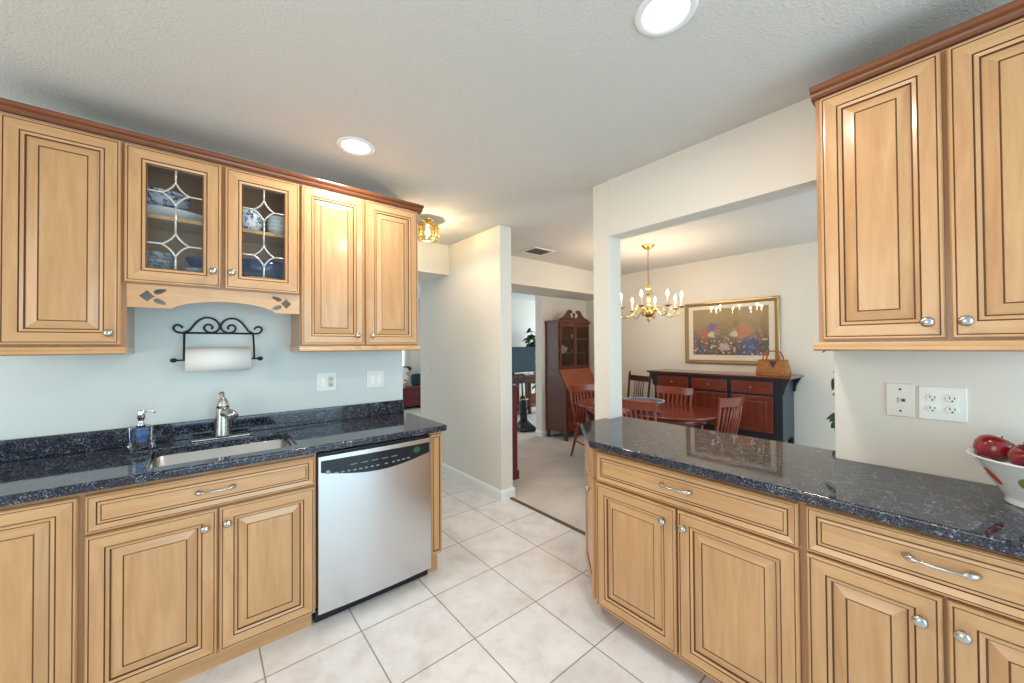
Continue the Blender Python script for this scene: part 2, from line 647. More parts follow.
def pull(parent, x, z, length=0.13, depth=0.020):
    """bow pull with flattened flared ends"""
    pts, rr = [], []
    n = 28
    for i in range(n + 1):
        u = -1 + 2 * i / n
        xx = u * length / 2
        a = abs(u)
        yy = -0.026 * (1 - a ** 4) - 0.004
        pts.append((xx, yy, 0))
        if a < 0.62:
            rr.append(0.0042 + 0.0012 * math.cos(u * 3))
        else:
            q = (a - 0.62) / 0.38
            rr.append(0.0042 + 0.0060 * math.sin(PI * min(q * 0.85, 1)) + 0.001 * (1 - q))
    b = MB().tube(pts, rr, 10)
    # two mounting pads that join the bar
    for sx in (-1, 1):
        b.lathe([(.008, 0), (.008, .003), (.0055, .008)], (sx * length * 0.44, 0, 0), 12, mx=Matrix.Rotation(PI / 2, 4, 'X'))
    return b.build('handle', nickel, parent, (x, -depth, z))


def add_door(cab, x, z, w, h, kn=None):
    d = panel(w, h, DOOR).build('door', MAPLE, cab, (x, -0.001, z))
    if kn:
        knob(d, kn[0] - x, kn[1] - z)
    return d


def add_drawer(cab, x, z, w, h, hx=None, hz=None, ln=0.13):
    d = panel(w, h, DRAW).build('drawer', MAPLE, cab, (x, -0.001, z))
    if hx is not None:
        pull(d, hx - x, (hz - z) if hz else h / 2, ln, 0.0175)
    return d


def carcass(cab, w, depth, z0, z1, front_open=None):
    """hollow box with a face frame; front_open=(x0,x1,z0,z1) leaves an opening"""
    b = MB()
    tk = .016
    b.box((0, .018, z0), (tk, depth, z1))
    b.box((w - tk, .018, z0), (w, depth, z1))
    b.box((tk, depth - .008, z0), (w - tk, depth, z1))
    b.box((tk, .018, z0), (w - tk, depth - .008, z0 + tk))
    if front_open:
        x0, x1, a, c = front_open
        b.box((0, 0, z0), (x0, .018, z1))
        b.box((x1, 0, z0), (w, .018, z1))
        b.box((x0, 0, z0), (x1, .018, a))
        b.box((x0, 0, c), (x1, .018, z1))
        b.box((tk, .018, z1 - tk), (w - tk, depth - .008, z1))
    else:
        b.box((0, 0, z0), (w, .018, z1))
    return b.build('carcass', frame_m, cab)


def kick(cab, w, depth, rec, z=0.088):
    return MB().box((0, rec, 0), (w, rec + .016, z)).build('toe_kick', maple_h, cab)


BZ0, BZ1 = .088, .876
# ------------------------------------------------------------------ left run, base
YF = 2.098
cab = thing('base_cabinet', 'narrow maple base cabinet without a drawer, at the left edge beside the sink cabinet', 'cabinet', (-.650, YF, 0))
carcass(cab, .313, .585, BZ0, BZ1)
kick(cab, .313, .5, .022)
add_door(cab, .014, .080, .292, .778)

sinkcab = thing('sink_base_cabinet', 'maple base cabinet under the sink with two doors and one drawer front', 'cabinet', (-.337, YF, 0))
carcass(sinkcab, .789, .585, BZ0, BZ1)
kick(sinkcab, .772, .5, .022)
add_drawer(sinkcab, .010, .716, .771, .142, .391, .792, .135)
add_door(sinkcab, .010, .080, .386, .626, (.355, .637))
add_door(sinkcab, .402, .080, .379, .626, (.431, .637))

dw = thing('dishwasher', 'stainless steel dishwasher with a black control panel, under the left counter', 'appliance', (.456, YF, 0))
MB().box((.004, .004, .10), (.620, .575, .860)).build('body', black_pl, dw)
# door front gently bowed in plan
b = MB()
pts = [(0.0, 0.0), (0.0, -.026)] + [(.624 * i / 16, -.026 - .010 * math.sin(PI * i / 16)) for i in range(1, 16)] + [(.624, -.026), (.624, 0.0)]
b.prism(pts, .062, .851, 'z')
b.build('door', steel, dw, bevel=.003)
b = MB()
N = 24
top = []
bot = []
for i in range(N + 1):
    u = i / N
    x = .012 + .600 * u
    yb = -.0272 - .010 * math.sin(PI * x / .624)
    zb = .770 - .042 * math.sin(PI * u) - .004 * u
    zt = .829 - .004 * u
    top.append((x, yb, zt))
    bot.append((x, yb, zb))
L = [[b.v(x, y_, z) for x, y_, z in top], [b.v(x, y_, z) for x, y_, z in bot], [b.v(x, y_ + .004, z) for x, y_, z in bot], [b.v(x, y_ + .004, z) for x, y_, z in top]]
for i in range(N):
    for k in range(4):
        b.face([L[k][i], L[k][i + 1], L[(k + 1) % 4][i + 1], L[(k + 1) % 4][i]], 0)
b.face([L[k][0] for k in range(4)])
b.face([L[k][N] for k in range(4)])
cp = b.build('control_panel', panel_bl, dw)


def on_panel(x):
    return -.0272 - .010 * math.sin(PI * x / .624)


for i in range(13):
    x = .085 + .030 * i + (.018 if i > 7 else 0) + (.012 if i > 8 else 0)
    MB().box((-.008, -.0012, -.003), (.008, .0008, .003)).build('button', mark_w, cp, (x, on_panel(x) - .0004, .762 - .010 * math.sin(PI * x / .624) + .0003 * i))
for i in range(5):
    x = .17 + .055 * i
    MB().box((-.018, -.001, -.0016), (.018, .0008, .0016)).build('printed_line', mark_w, cp, (x, on_panel(x) - .0002, .786))
MB().lathe([(.011, 0), (.011, .0012)], seg=16, mx=Matrix.Rotation(PI / 2, 4, 'X')).build('badge', mark_w, cp, (.045, on_panel(.045) + .0002, .768))
MB().lathe([(.017, 0), (.017, .0012)], seg=20, mx=Matrix.Rotation(PI / 2, 4, 'X'), sx=1.3).build('display', mark_g, cp, (.528, on_panel(.528) + .0002, .795))
MB().box((-.004, .022, .0), (.622, .06, .062)).build('toe_kick', black_pl, dw, bevel=.002)

ep = thing('end_panel', 'narrow maple end panel beside the dishwasher, at the end of the left counter', 'cabinet panel', (1.084, YF, 0))
MB().box((0, 0, .118), (.078, .585, BZ1)).build('carcass', maple_v, ep)
MB().box((0, .03, 0), (.066, .585, .118)).build('toe_kick', maple_v, ep)
PIL = [(0, 0, 0), (0, .010, 0), (.003, .014, 0), (.013, .014, 0), (.0145, .0105, 1), (.0195, .0105, 1), (.021, .013, 0)]
panel(.076, .730, PIL).build('face_panel', MAPLE, ep, (.001, -.001, .130))

# counter with a cut-out for the sink, plus the splash along the wall
CT0, CT1 = .878, .914
ct = thing('granite_countertop', 'dark speckled granite counter with the sink set in it, along the left wall', 'countertop', (0, 0, 0))
sx0, sx1, sy0, sy1 = -.172, .376, 2.135, 2.520
outer = [(-.80, 2.053), (1.172, 2.053), (1.190, 2.070), (1.190, 2.688), (-.80, 2.688)]
curve_plate('worktop', [outer, rrect(sx0, sy0, sx1, sy1, .045)], CT1 - CT0, granite, ct, (0, 0, CT0), bevel=.008)
MB().box((-.80, 2.668, CT1), (1.172, 2.688, 1.008)).build('backsplash', granite, ct, bevel=.003)

# sink
sk = thing('kitchen_sink', 'stainless steel undermount sink bowl set in the left counter', 'sink', (.102, 2.3275, .878))
b = MB()
w2, d2 = (sx1 - sx0) / 2, (sy1 - sy0) / 2
rings = []
for ins, z, rad in ((-.022, -.0015, .065), (-.004, -.0015, .048), (.0, -.004, .046), (.008, -.165, .05), (.03, -.185, .06), (.19, -.190, .02)):
    rings.append([(q[0], q[1], z) for q in rrect(-w2 + min(ins, w2 - .03), -d2 + min(ins, d2 - .03), w2 - min(ins, w2 - .03), d2 - min(ins, d2 - .03), rad)])
b.loops(rings, 0, True, (False, True))
b.build('bowl', steel, sk)
MB().lathe([(.043, 0), (.043, .002), (.030, .001), (.001, -.001)], seg=20).build('drain', chrome, sk, (0, .04, -.1875))

# faucet
fc = thing('kitchen_faucet', 'brushed nickel single-lever faucet behind the sink', 'faucet', (.095, 2.575, CT1))
pl = MB()
pl.prism(rrect(-.135, -.022, .130, .022, .0215, 8), 0, .009, 'z')
pl.build('base_plate', nickel, fc, bevel=.003)
MB().lathe([(.036, .009), (.035, .02), (.033, .08), (.031, .13), (.031, .158), (.029, .166)], seg=28).build('body', nickel, fc)
sp = MB()
d_ = Vector((.42, -.90, .12)).normalized()
pts = [Vector((0, 0, .126)) + d_ * s_ for s_ in (0.0, .03, .055, .080, .090, .100)]
sp.tube([(q.x, q.y, q.z + .012 - (.030 * (i / 5.0) ** 2)) for i, q in enumerate(pts)], [.025, .025, .024, .024, .0265, .024], 18)
sp.build('spout', nickel, fc)
hd = MB()
hd.lathe([(.0295, .167), (.0275, .182), (.022, .200), (.015, .214), (.009, .222)], seg=22)
hd.tube([(0, 0, .208), (-.002, .004, .222), (-.004, .010, .234), (-.005, .018, .242)], [.012, .0105, .0115, .014], 12)
hd.build('lever', nickel, fc)

# soap dispenser
sd = thing('soap_dispenser', 'clear square soap bottle with blue liquid and chrome pump, left of the sink', 'soap dispenser', (-.218, 2.530, CT1), .25)
b = MB()
rings = []
for hw, z in ((.030, 0), (.036, .003), (.043, .020), (.044, .030), (.036, .044), (.0385, .052), (.0395, .112), (.036, .116)):
    rings.append([(q[0], q[1], z) for q in rrect(-hw, -hw, hw, hw, hw * .16, 2)])
b.loops(rings, 0, False)
b.build('bottle', crystal, sd)
b = MB()
rings = [[(q[0], q[1], z) for q in rrect(-hw, -hw, hw, hw, .004, 2)] for hw, z in ((.017, .044), (.0185, .048), (.0195, .104))]
b.loops(rings, 0, False)
b.build('liquid', mat('blue_soap', srgb(58, 104, 176), 0.2), sd)
b = MB()
b.lathe([(.018, .1165), (.018, .128), (.011, .132), (.011, .150), (.0145, .152), (.0145, .188), (.012, .193)], seg=18)
b.tube([(0, 0, .184), (.022, -.004, .187), (.040, -.008, .184), (.050, -.010, .175)], [.0065, .0055, .005, .0045], 10)
b.build('pump', chrome, sd)

# ------------------------------------------------------------------ left run, upper cabinets
UF = 2.421
UZ0, UZ1 = 1.412, 2.345


def rail(cab, w, left=0.0, right=0.0, depth=.268):
    """moulded light rail under an upper cabinet, returning along a shown side"""
    b = MB()
    prof = [(-.022, UZ0 - .034), (-.034, UZ0 - .028), (-.034, UZ0 - .018), (-.026, UZ0 - .010), (-.022, UZ0 - .001), (.012, UZ0 - .001), (.012, UZ0 - .034)]
    b.prism(prof, -left, w + right, 'x')
    if left:
        b.box((-left, .012, UZ0 - .034), (.02, depth, UZ0 - .001))
    if right:
        b.box((w - .02, .012, UZ0 - .034), (w + right, depth, UZ0 - .001))
    return b.build('light_rail', maple_h, cab)


ul = thing('wall_cabinet', 'tall maple wall cabinet with one raised-panel door, at the left edge', 'cabinet', (-.640, UF, 0))
carcass(ul, .383, .268, UZ0, UZ1)
add_door(ul, .030, UZ0 + .010, .336, .915, (.331, 1.473))
rail(ul, .383, 0, .001)

ug = thing('glass_wall_cabinet', 'short maple wall cabinet with two leaded glass doors, over the sink', 'cabinet', (-.257, UF, 0))
GZ0 = 1.700
carcass(ug, .692, .268, GZ0, UZ1, (.040, .652, GZ0 + .055, UZ1 - .06))
MB().box((.016, .030, 2.026), (.676, .258, 2.044)).build('shelf', maple_h, ug)
MB().box((.338, .001, GZ0 + .05), (.356, .018, UZ1 - .055)).build('mullion', frame_m, ug)


def glass_door(x, z, w, h, kx, kz):
    d = panel(w, h, GLASSD, True).build('door', MAPLE, ug, (x, -.001, z))
    i = .0735
    MB().box((i - .002, -.006, i - .002), (w - i + .002, -.003, h - i + .002)).build('pane', pane_m, d)
    gw, gh = w - 2 * i, h - 2 * i
    cx = w / 2
    b = MB()
    rr = .0042
    yy = -.0075
    hw, hh = gw * .25, gh * .118
    cz = [i + gh * .245, i + gh * .757]
    tb = lambda pts: b.tube(pts, rr, 6)
    for c in cz:
        for sx in (-1, 1):
            for sz in (-1, 1):
                arc = []
                for k in range(9):
                    a = PI / 2 * k / 8
                    # concave quarter bowing towards the centre
                    u, v_ = 1 - math.sin(a), 1 - math.cos(a)
                    q = .45
                    uu = (1 - q) * (1 - k / 8) + q * u
                    vv = (1 - q) * (k / 8) + q * v_
                    arc.append((cx + sx * hw * uu, yy, c + sz * hh * vv))
                tb(arc)
            tb([(cx + sx * hw, yy, c), (cx + sx * (gw / 2 + .001), yy, c)])
    tb([(cx, yy, i), (cx, yy, cz[0] - hh)])
    tb([(cx, yy, cz[0] + hh), (cx, yy, cz[1] - hh)])
    tb([(cx, yy, cz[1] + hh), (cx, yy, h - i)])
    b.build('leading', came, d)
    knob(d, kx - x, kz - z)
    return d


glass_door(-.010 + .002, GZ0 + .008, .345, .627, .305, 1.788)
glass_door(.353, GZ0 + .008, .336, .627, .381, 1.790)


def motif(cx, cz, sgn):
    dia = [(cx + sgn * .026, cz), (cx, cz + .027), (cx - sgn * .026, cz), (cx, cz - .027)]
    out = [dia]
    for s_ in (1, -1):
        lf = []
        for k in range(12):
            a = 2 * PI * k / 12
            u, v_ = .025 * math.cos(a), .0115 * math.sin(a) * (1 - .35 * math.cos(a))
            an = s_ * .42
            lf.append((cx + sgn * (.045 + u * math.cos(an) - v_ * math.sin(an)), cz + s_ * .025 + (u * math.sin(an) + v_ * math.cos(an))))
        out.append(lf)
    return out


vo = [(0, 0), (.155, 0), (.158, .006)]
for k in range(0, 13):
    u = k / 12
    vo.append((.165 + .400 * u, .010 + .036 * math.sin(PI * u) ** .7))
vo += [(.570, .006), (.573, 0), (.692, 0), (.692, .106), (0, .106)]
curve_plate('valance', [vo] + motif(.066, .054, 1) + motif(.626, .054, -1), .018, maple_h, ug, (0, .012, 1.594), (PI / 2, 0, 0))

ur = thing('wall_cabinet', 'tall maple wall cabinet with a pair of raised-panel doors, right of the glass cabinet', 'cabinet', (.437, UF, 0))
carcass(ur, .729, .268, UZ0, UZ1)
add_door(ur, .006, UZ0 + .006, .353, .919, (.311, 1.476))
add_door(ur, .368, UZ0 + .006, .353, .919, (.406, 1.478))
rail(ur, .729, .006, .006)


def crown(name, length, label, loc, rotz, ret_l=0, ret_r=0, depth=.26):
    prof = [(0.0, 0), (-.012, .002), (-.020, .010), (-.022, .018), (-.034, .024), (-.040, .034), (-.040, .040), (0.0, .040)]
    b = MB()
    b.prism(prof, -ret_l, length + ret_r, 'x')
    if ret_r:
        b.box((length - .004, 0, 0.0), (length + ret_r, depth, .040))
    if ret_l:
        b.box((-ret_l, 0, 0.0), (.004, depth, .040))
    o = b.build(name, crown_m, loc=loc, rotz=rotz)
    return tag(o, label, 'moulding')


crown('crown_moulding', 1.806, 'reddish maple crown strip running along the tops of the three left wall cabinets', (-.640, UF - .002, UZ1 + .001), 0, 0, .028, .266)

# ------------------------------------------------------------------ dishes behind the glass
LOW, SHF = GZ0 + .0165, 2.0445


def bowl_prof(r, h, t=.004, foot=.5):
    return [(r * foot, 0), (r * foot * 1.02, .004), (r * .8, h * .45), (r * .97, h * .85), (r, h), (r - t, h), (r * .95 - t, h * .85), (r * .78 - t, h * .45 + t), (r * .4, t + .004), (0.0005, t + .003)]


def dish(name, prof, mats, loc, label, cat, group=None, **kw):
    o = MB().lathe(prof, seg=28, **kw).build(name, mats, loc=loc)
    return tag(o, label, cat, group)


def closed(prof):
    return prof


px = -.165
dish('serving_platter', [(.070, 0), (.115, .020), (.142, .046), (.145, .050), (.139, .050), (.11, .026), (.0005, .012)], white_cer, (-.125, 2.575, SHF), 'plain white wide dish at the bottom of the upper-shelf stack, left glass door', 'dish', cap=(True, True), sx=1.0, sy=.72)
dish('patterned_bowl', [(.05, 0), (.09, .022), (.105, .060), (.101, .061), (.085, .026), (.0005, .01)], willow_cer, (-.145, 2.575, SHF + .052), 'blue patterned bowl resting on the white dish, upper shelf, left glass door', 'bowl')
dish('patterned_plate', [(.06, 0), (.09, .008), (.105, .020), (.101, .022), (.07, .010), (.0005, .007)], willow_cer, (-.145, 2.575, SHF + .114), 'blue patterned plate on top of the upper-shelf stack, left glass door', 'plate')
dish('small_saucer', [(.03, 0), (.05, .01), (.062, .026), (.059, .027), (.04, .012), (.0005, .006)], cream_cer, (.088, 2.56, SHF), 'small cream saucer at the right end of the upper shelf, left glass door', 'dish')
for k in range(4):
    nm = ['lowest', 'second', 'third', 'topmost']
    dish('soup_bowl', bowl_prof(.072, .048), grey_cer, (-.165, 2.55, LOW + .0001 + k * .036), nm[k] + ' of the grey patterned bowls stacked behind the left glass door, lower shelf', 'bowl', 'grey bowls stacked behind the left glass door')
for k in range(3):
    dish('shallow_bowl', bowl_prof(.082, .046), grey_cer, (.000, 2.545, LOW + .0001 + k * .024), ['lowest', 'middle', 'topmost'][k] + ' of the shallow grey bowls, lower shelf, right half of the left glass door', 'bowl', 'shallow grey bowls behind the left glass door')
dish('blue_bowl', bowl_prof(.062, .055), blue_cer, (.0, 2.545, LOW + .0975), 'dark blue bowl standing on the shallow grey bowls, lower shelf, left glass door', 'bowl')
dish('glass_tumbler', [(.022, 0), (.027, .07), (.0255, .07), (.021, .004), (.0005, .004)], white_cer, (-.070, 2.475, LOW), 'small white cup before the grey bowls, lower shelf, left glass door', 'cup')
# right door
jr = dish('ginger_jar', [(.040, 0), (.055, .010), (.068, .05), (.070, .09), (.060, .115), (.048, .122), (.050, .130), (.046, .130), (.044, .118), (.0005, .115)], floral_cer, (.205, 2.555, SHF), 'round blue and white floral jar on the upper shelf, right glass door', 'jar')
for k in range(4):
    dish('cereal_bowl', bowl_prof(.058, .050), white_cer, (.350, 2.545, SHF + .0001 + k * .021), ['lowest', 'second', 'third', 'topmost'][k] + ' of the plain white bowls stacked on the upper shelf, right glass door', 'bowl', 'white bowls stacked behind the right glass door')
dish('casserole_stand', [(.08, 0), (.125, .012), (.146, .060), (.150, .074), (.146, .075), (.118, .068), (.0005, .066)], cream_cer, (.268, 2.55, LOW), 'cream oval dish under the dark blue casserole, right glass door', 'dish', sy=.66)
dish('casserole_dish', [(.085, 0), (.112, .008), (.132, .05), (.140, .096), (.135, .097), (.128, .05), (.11, .012), (.0005, .008)], blue_cer, (.268, 2.55, LOW + .0755), 'dark blue oval casserole on the lower shelf, right glass door', 'dish', sy=.66)

# ------------------------------------------------------------------ paper towel holder on the left wall
ph = thing('paper_towel_holder', 'black scrolled iron paper towel holder on the wall over the sink', 'towel holder', (0, LW, 0))
cz = 1.487
yb = -.010
frame = MB()
WR = .005
frame.tube([(-.066, yb, cz), (.239, yb, cz)], WR, 8)


def scroll(sgn, cx):
    """large S scroll: a high arch curling in at the middle and a small outward curl at the end"""
    P = lambda x, z: (cx + sgn * x, yb, cz + z)
    pts = [P(-.150, .004), P(-.132, .014), P(-.117, .036), P(-.098, .064), P(-.072, .083), P(-.046, .085), P(-.022, .074), P(-.006, .052), P(-.004, .028), P(-.018, .010), P(-.040, .003), P(-.060, .010), P(-.070, .026), P(-.064, .043), P(-.050, .048), P(-.038, .041), P(-.034, .030), P(-.040, .023)]
    return pts


def smooth_pts(pts, n=6):
    out = []
    P = [Vector(q) for q in pts]
    for i in range(len(P) - 1):
        a, b_, c, d = P[max(i - 1, 0)], P[i], P[i + 1], P[min(i + 2, len(P) - 1)]
        for k in range(n):
            t = k / n
            out.append(.5 * ((2 * b_) + (c - a) * t + (2 * a - 5 * b_ + 4 * c - d) * t * t + (3 * b_ - a - 3 * c + d) * t ** 3))
    out.append(P[-1])
    return out


mid = .0865
for sgn in (1, -1):
    frame.tube(smooth_pts(scroll(sgn, mid)), WR, 8)
    e = mid + sgn * -.150
    P = lambda x, z: (e + sgn * x, yb, cz + z)
    frame.tube(smooth_pts([P(.004, .003), P(-.014, .000), P(-.034, .005), P(-.046, .020), P(-.042, .036), P(-.028, .042), P(-.014, .034), P(-.010, .024)]), WR, 8)
for x in (-.066, .239):
    frame.tube(smooth_pts([(x, yb, cz), (x, yb - .03, cz - .03), (x, -.074, cz - .10), (x, -.074, cz - .146)]), WR, 8)
frame.build('scrolled_frame', iron, ph)
rod = MB()
rod.tube([(-.095, -.074, 1.341), (.262, -.074, 1.341)], .0042, 8)
rod.build('rod', iron, ph)
for x in (-.106, .268):
    MB().lathe([(.0005, -.015), (.008, -.012), (.0125, -.002), (.011, .007), (.0045, .013), (.0045, .018)], seg=16, mx=Matrix.Rotation(PI / 2 if x < 0 else -PI / 2, 4, 'Y')).build('finial', iron, ph, (x, -.074, 1.341))
rl = thing('paper_towel_roll', 'white paper towel roll hanging on the black iron holder', 'paper towel', (.080, LW - .074, 1.341))
mxr = Matrix.Rotation(PI / 2, 4, 'Y')
b = MB()
sheet = []
for k in range(45):
    a = 2 * PI * k / 44
    sheet.append((.0655 * math.cos(a), .0655 * math.sin(a)))
b.lathe([(.020, -.140), (.0655, -.140), (.0655, .140), (.020, .140)], seg=40, mx=mxr, cap=(False, False))
b.build('towel_sheets', paper, rl)
MB().lathe([(.0195, -.1405), (.0205, -.1405), (.0205, .1405), (.0195, .1405)], seg=24, mx=mxr, cap=(False, False)).build('cardboard_core', mat('cardboard', srgb(170, 140, 104), .9), rl)


# ------------------------------------------------------------------ electrical plates (local: face towards -y)
def plate(name, label, cat, loc, rotz, w, h, m=plate_w):
    t_ = thing(name, label, cat, loc, rotz)
    MB().box((-w / 2, -.006, -h / 2), (w / 2, -.0005, h / 2)).build('cover', m, t_, bevel=.0025)
    return t_


def rocker(pt, x):
    b = MB().box((-.0175, -.0085, -.034), (.0175, -.004, .034))
    o = b.build('rocker_surround', plate_w, pt, (x, 0, 0), bevel=.001)
    MB().prism([(-.0085, -.030), (-.0125, .030), (-.007, .030), (-.007, -.030)], -.013, .013, 'x').build('rocker', mat('rocker_white', srgb(246, 246, 244), .3), o)


def receptacle(pt, x, z, m=None, r=.0165):
    o = MB().lathe([(r, 0), (r, .0035), (r - .001, .0045)], seg=24, mx=Matrix.Rotation(PI / 2, 4, 'X'), sy=.86).build('receptacle', m or plate_w, pt, (x, -.005, z))
    MB().box((-.0070, -.0052, -.001), (-.0048, -.0040, .0085)).build('slot', slot, o)
    MB().box((.0048, -.0052, -.001), (.0070, -.0040, .0070)).build('slot', slot, o)
    MB().lathe([(.0028, 0), (.0028, .0008)], seg=10, mx=Matrix.Rotation(PI / 2, 4, 'X')).build('ground_hole', slot, o, (0, -.0044, -.0075))


p1 = plate('wall_outlet', 'white two-gang plate with a rocker switch and an outlet, over the left counter', 'outlet', (.643, LW, 1.174), 0, .120, .120)
rocker(p1, -.024)
MB().box((-.0175, -.0078, -.034), (.0175, -.004, .034)).build('outlet_body', mat('outlet_grey', srgb(206, 206, 196), .4), p1, (.024, 0, 0), bevel=.001)
for zz in (.019, -.019):
    o = MB().box((-.012, -.0090, -.010), (.012, -.0070, .010)).build('receptacle', mat('outlet_ivory', srgb(196, 196, 184), .4), p1, (.024, 0, zz))
    for xx in (-.005, .005):
        MB().box((xx - .0012, -.0098, -.004), (xx + .0012, -.0088, .005)).build('slot', slot, o)
p2 = plate('light_switch', 'white plate with two rocker switches, near the right end of the left wall', 'switch', (.964, LW, 1.173), 0, .122, .120)
rocker(p2, -.023)
rocker(p2, .023)
p3 = plate('phone_jack', 'ivory single-gang phone jack plate on the wall above the right counter', 'wall plate', (RW, .153, 1.183), -PI / 2, .078, .128, plate_i)
MB().box((-.0085, -.0075, -.008), (.0085, -.005, .008)).build('jack', mat('jack_ivory', srgb(206, 196, 170), .4), p3, (.008, 0, 0))
MB().box((-.004, -.0082, -.0045), (.005, -.0072, .0045)).build('socket', slot, p3, (.008, 0, 0))
MB().box((-.0015, -.0066, -.010), (.0005, -.0056, .010)).build('slot', slot, p3, (-.006, 0, 0))
for zz in (.042, -.042):
    MB().lathe([(.004, 0), (.003, .0018)], seg=12, mx=Matrix.Rotation(PI / 2, 4, 'X')).build('screw', slot, p3, (0, -.0058, zz))
p4 = plate('wall_outlet', 'white double plate with four receptacles on the wall above the right counter', 'outlet', (RW, .045, 1.180), -PI / 2, .118, .124)
for xx in (-.024, .024):
    for zz in (.020, -.020):
        receptacle(p4, xx, zz)
for yy, lb in ((3.04, 'white light switch plate on the hall wall, nearer its free end'), (4.06, 'white light switch plate on the hall wall, deeper into the hall')):
    s_ = plate('light_switch', lb, 'switch', (2.10, yy, 1.14), -PI / 2, .072, .118, wall_m)
    MB().box((-.005, -.012, -.011), (.005, -.005, .011)).build('toggle', plate_w, s_)

# ------------------------------------------------------------------ right run
XF = 1.578
rc1 = thing('base_cabinet', 'maple base cabinet with a wide drawer and two doors, below the pass-through', 'cabinet', (XF, 1.215, 0), -PI / 2)
carcass(rc1, .865, .525, BZ0, BZ1)
kick(rc1, .865, .5, .075)
add_drawer(rc1, .008, .712, .846, .150, .430, .795, .135)
add_door(rc1, .008, .082, .418, .620, (.375, .638))
add_door(rc1, .434, .082, .420, .620, (.466, .640))
rc2 = thing('base_cabinet', 'maple base cabinet with a drawer and two doors, nearest the right edge', 'cabinet', (XF, .350, 0), -PI / 2)
carcass(rc2, .66, .525, BZ0, BZ1)
kick(rc2, .66, .5, .075)
add_drawer(rc2, .010, .714, .640, .150, .306, .798, .135)
add_door(rc2, .010, .082, .300, .624, (.268, .632))
add_door(rc2, .318, .082, .332, .624, (.344, .634))
# angled end cabinet
ac = thing('angled_base_cabinet', 'angled maple cabinet at the far end of the right counter, by the white column', 'cabinet', (1.866, 1.502, 0), -3 * PI / 4)
q = math.sqrt(.5)


def loc_ang(x, y_):
    dx, dy = x - 1.866, y_ - 1.502
    return (-q * dx - q * dy, q * dx - q * dy)


foot = [loc_ang(*w_) for w_ in ((1.866, 1.502), (1.584, 1.220), (1.584, 1.217), (2.105, 1.217), (2.105, 1.502))]
MB().prism(foot, BZ0, BZ1, 'z').build('carcass', frame_m, ac)
foot = [loc_ang(*w_) for w_ in ((1.90, 1.46), (1.67, 1.23), (2.09, 1.23), (2.09, 1.46))]
MB().prism(foot, 0, BZ0, 'z').build('toe_kick', maple_h, ac)
add_drawer(ac, .012, .712, .374, .150)
add_door(ac, .012, .082, .374, .620, (.350, .640))

rt = thing('granite_countertop', 'dark blue speckled granite counter with a clipped corner, on the right side', 'countertop')
outer = [(1.538, -.60), (1.538, 1.232), (1.846, 1.541), (2.106, 1.541), (2.106, 1.501), (2.250, 1.501), (2.250, .356), (2.107, .356), (2.107, -.60)][::-1]
curve_plate('worktop', [outer], CT1 - CT0, granite, rt, (0, 0, CT0), bevel=.008)

RF = 1.832
ru = thing('wall_cabinet', 'tall maple wall cabinet with two raised-panel doors, on the right wall', 'cabinet', (RF, .348, 0), -PI / 2)
carcass(ru, .66, .276, UZ0, UZ1)
add_door(ru, .014, UZ0 + .008, .306, .918, (.281, 1.473))
add_door(ru, .332, UZ0 + .008, .310, .918, (.360, 1.472))
rail(ru, .66, .012, 0, .272)
crown('crown_moulding', .66, 'reddish maple crown strip on top of the right wall cabinet', (RF - .002, .348, UZ1 + .001), -PI / 2, .010, 0, .274)

# ------------------------------------------------------------------ fruit bowl
fb = thing('fruit_bowl', 'white bowl painted with fruit, full of red apples, at the right edge of the counter', 'bowl', (1.930, -.168, CT1))
b = MB()
b.lathe([(.084, 0), (.088, .004), (.084, .014), (.090, .026), (.116, .070), (.144, .118), (.157, .133), (.161, .137), (.160, .141), (.152, .138), (.137, .122), (.108, .076), (.076, .034), (.0005, .028)], seg=48)
bowl_o = b.build('bowl', white_cer, fb)


def fruit_patch(ang, zc, rx, rz, tilt, m, nm):
    """thin painted motif lying on the outside of the bowl"""
    b = MB()
    prof = [(.026, .090), (.070, .116), (.118, .144), (.133, .157)]

    def rad(z):
        for (z0, r0), (z1, r1) in zip(prof, prof[1:]):
            if z <= z1:
                return r0 + (r1 - r0) * (z - z0) / (z1 - z0)
        return prof[-1][1]
    rings = []
    for f_ in (1.0, .66, .33):
        ring = []
        for k in range(18):
            a = 2 * PI * k / 18
            u, v_ = rx * f_ * math.cos(a), rz * f_ * math.sin(a)
            u, v_ = u * math.cos(tilt) - v_ * math.sin(tilt), u * math.sin(tilt) + v_ * math.cos(tilt)
            z = zc + v_
            rr = rad(z) + .0012
            ring.append((rr * math.cos(ang + u / rr), rr * math.sin(ang + u / rr), z))
        rings.append(ring)
    b.loops(rings, 0, True, (False, True))
    return b.build(nm, m, bowl_o)


m_or = mat('painted_orange', srgb(206, 84, 40), .2)
m_gr = mat('painted_green', srgb(134, 146, 70), .2)
m_rd = mat('painted_red', srgb(150, 30, 32), .2)
fruit_patch(math.radians(118), .082, .014, .026, .5, m_or, 'painted_fruit')
fruit_patch(math.radians(160), .082, .026, .020, .0, m_gr, 'painted_fruit')
fruit_patch(math.radians(215), .082, .022, .022, .0, m_rd, 'painted_fruit')

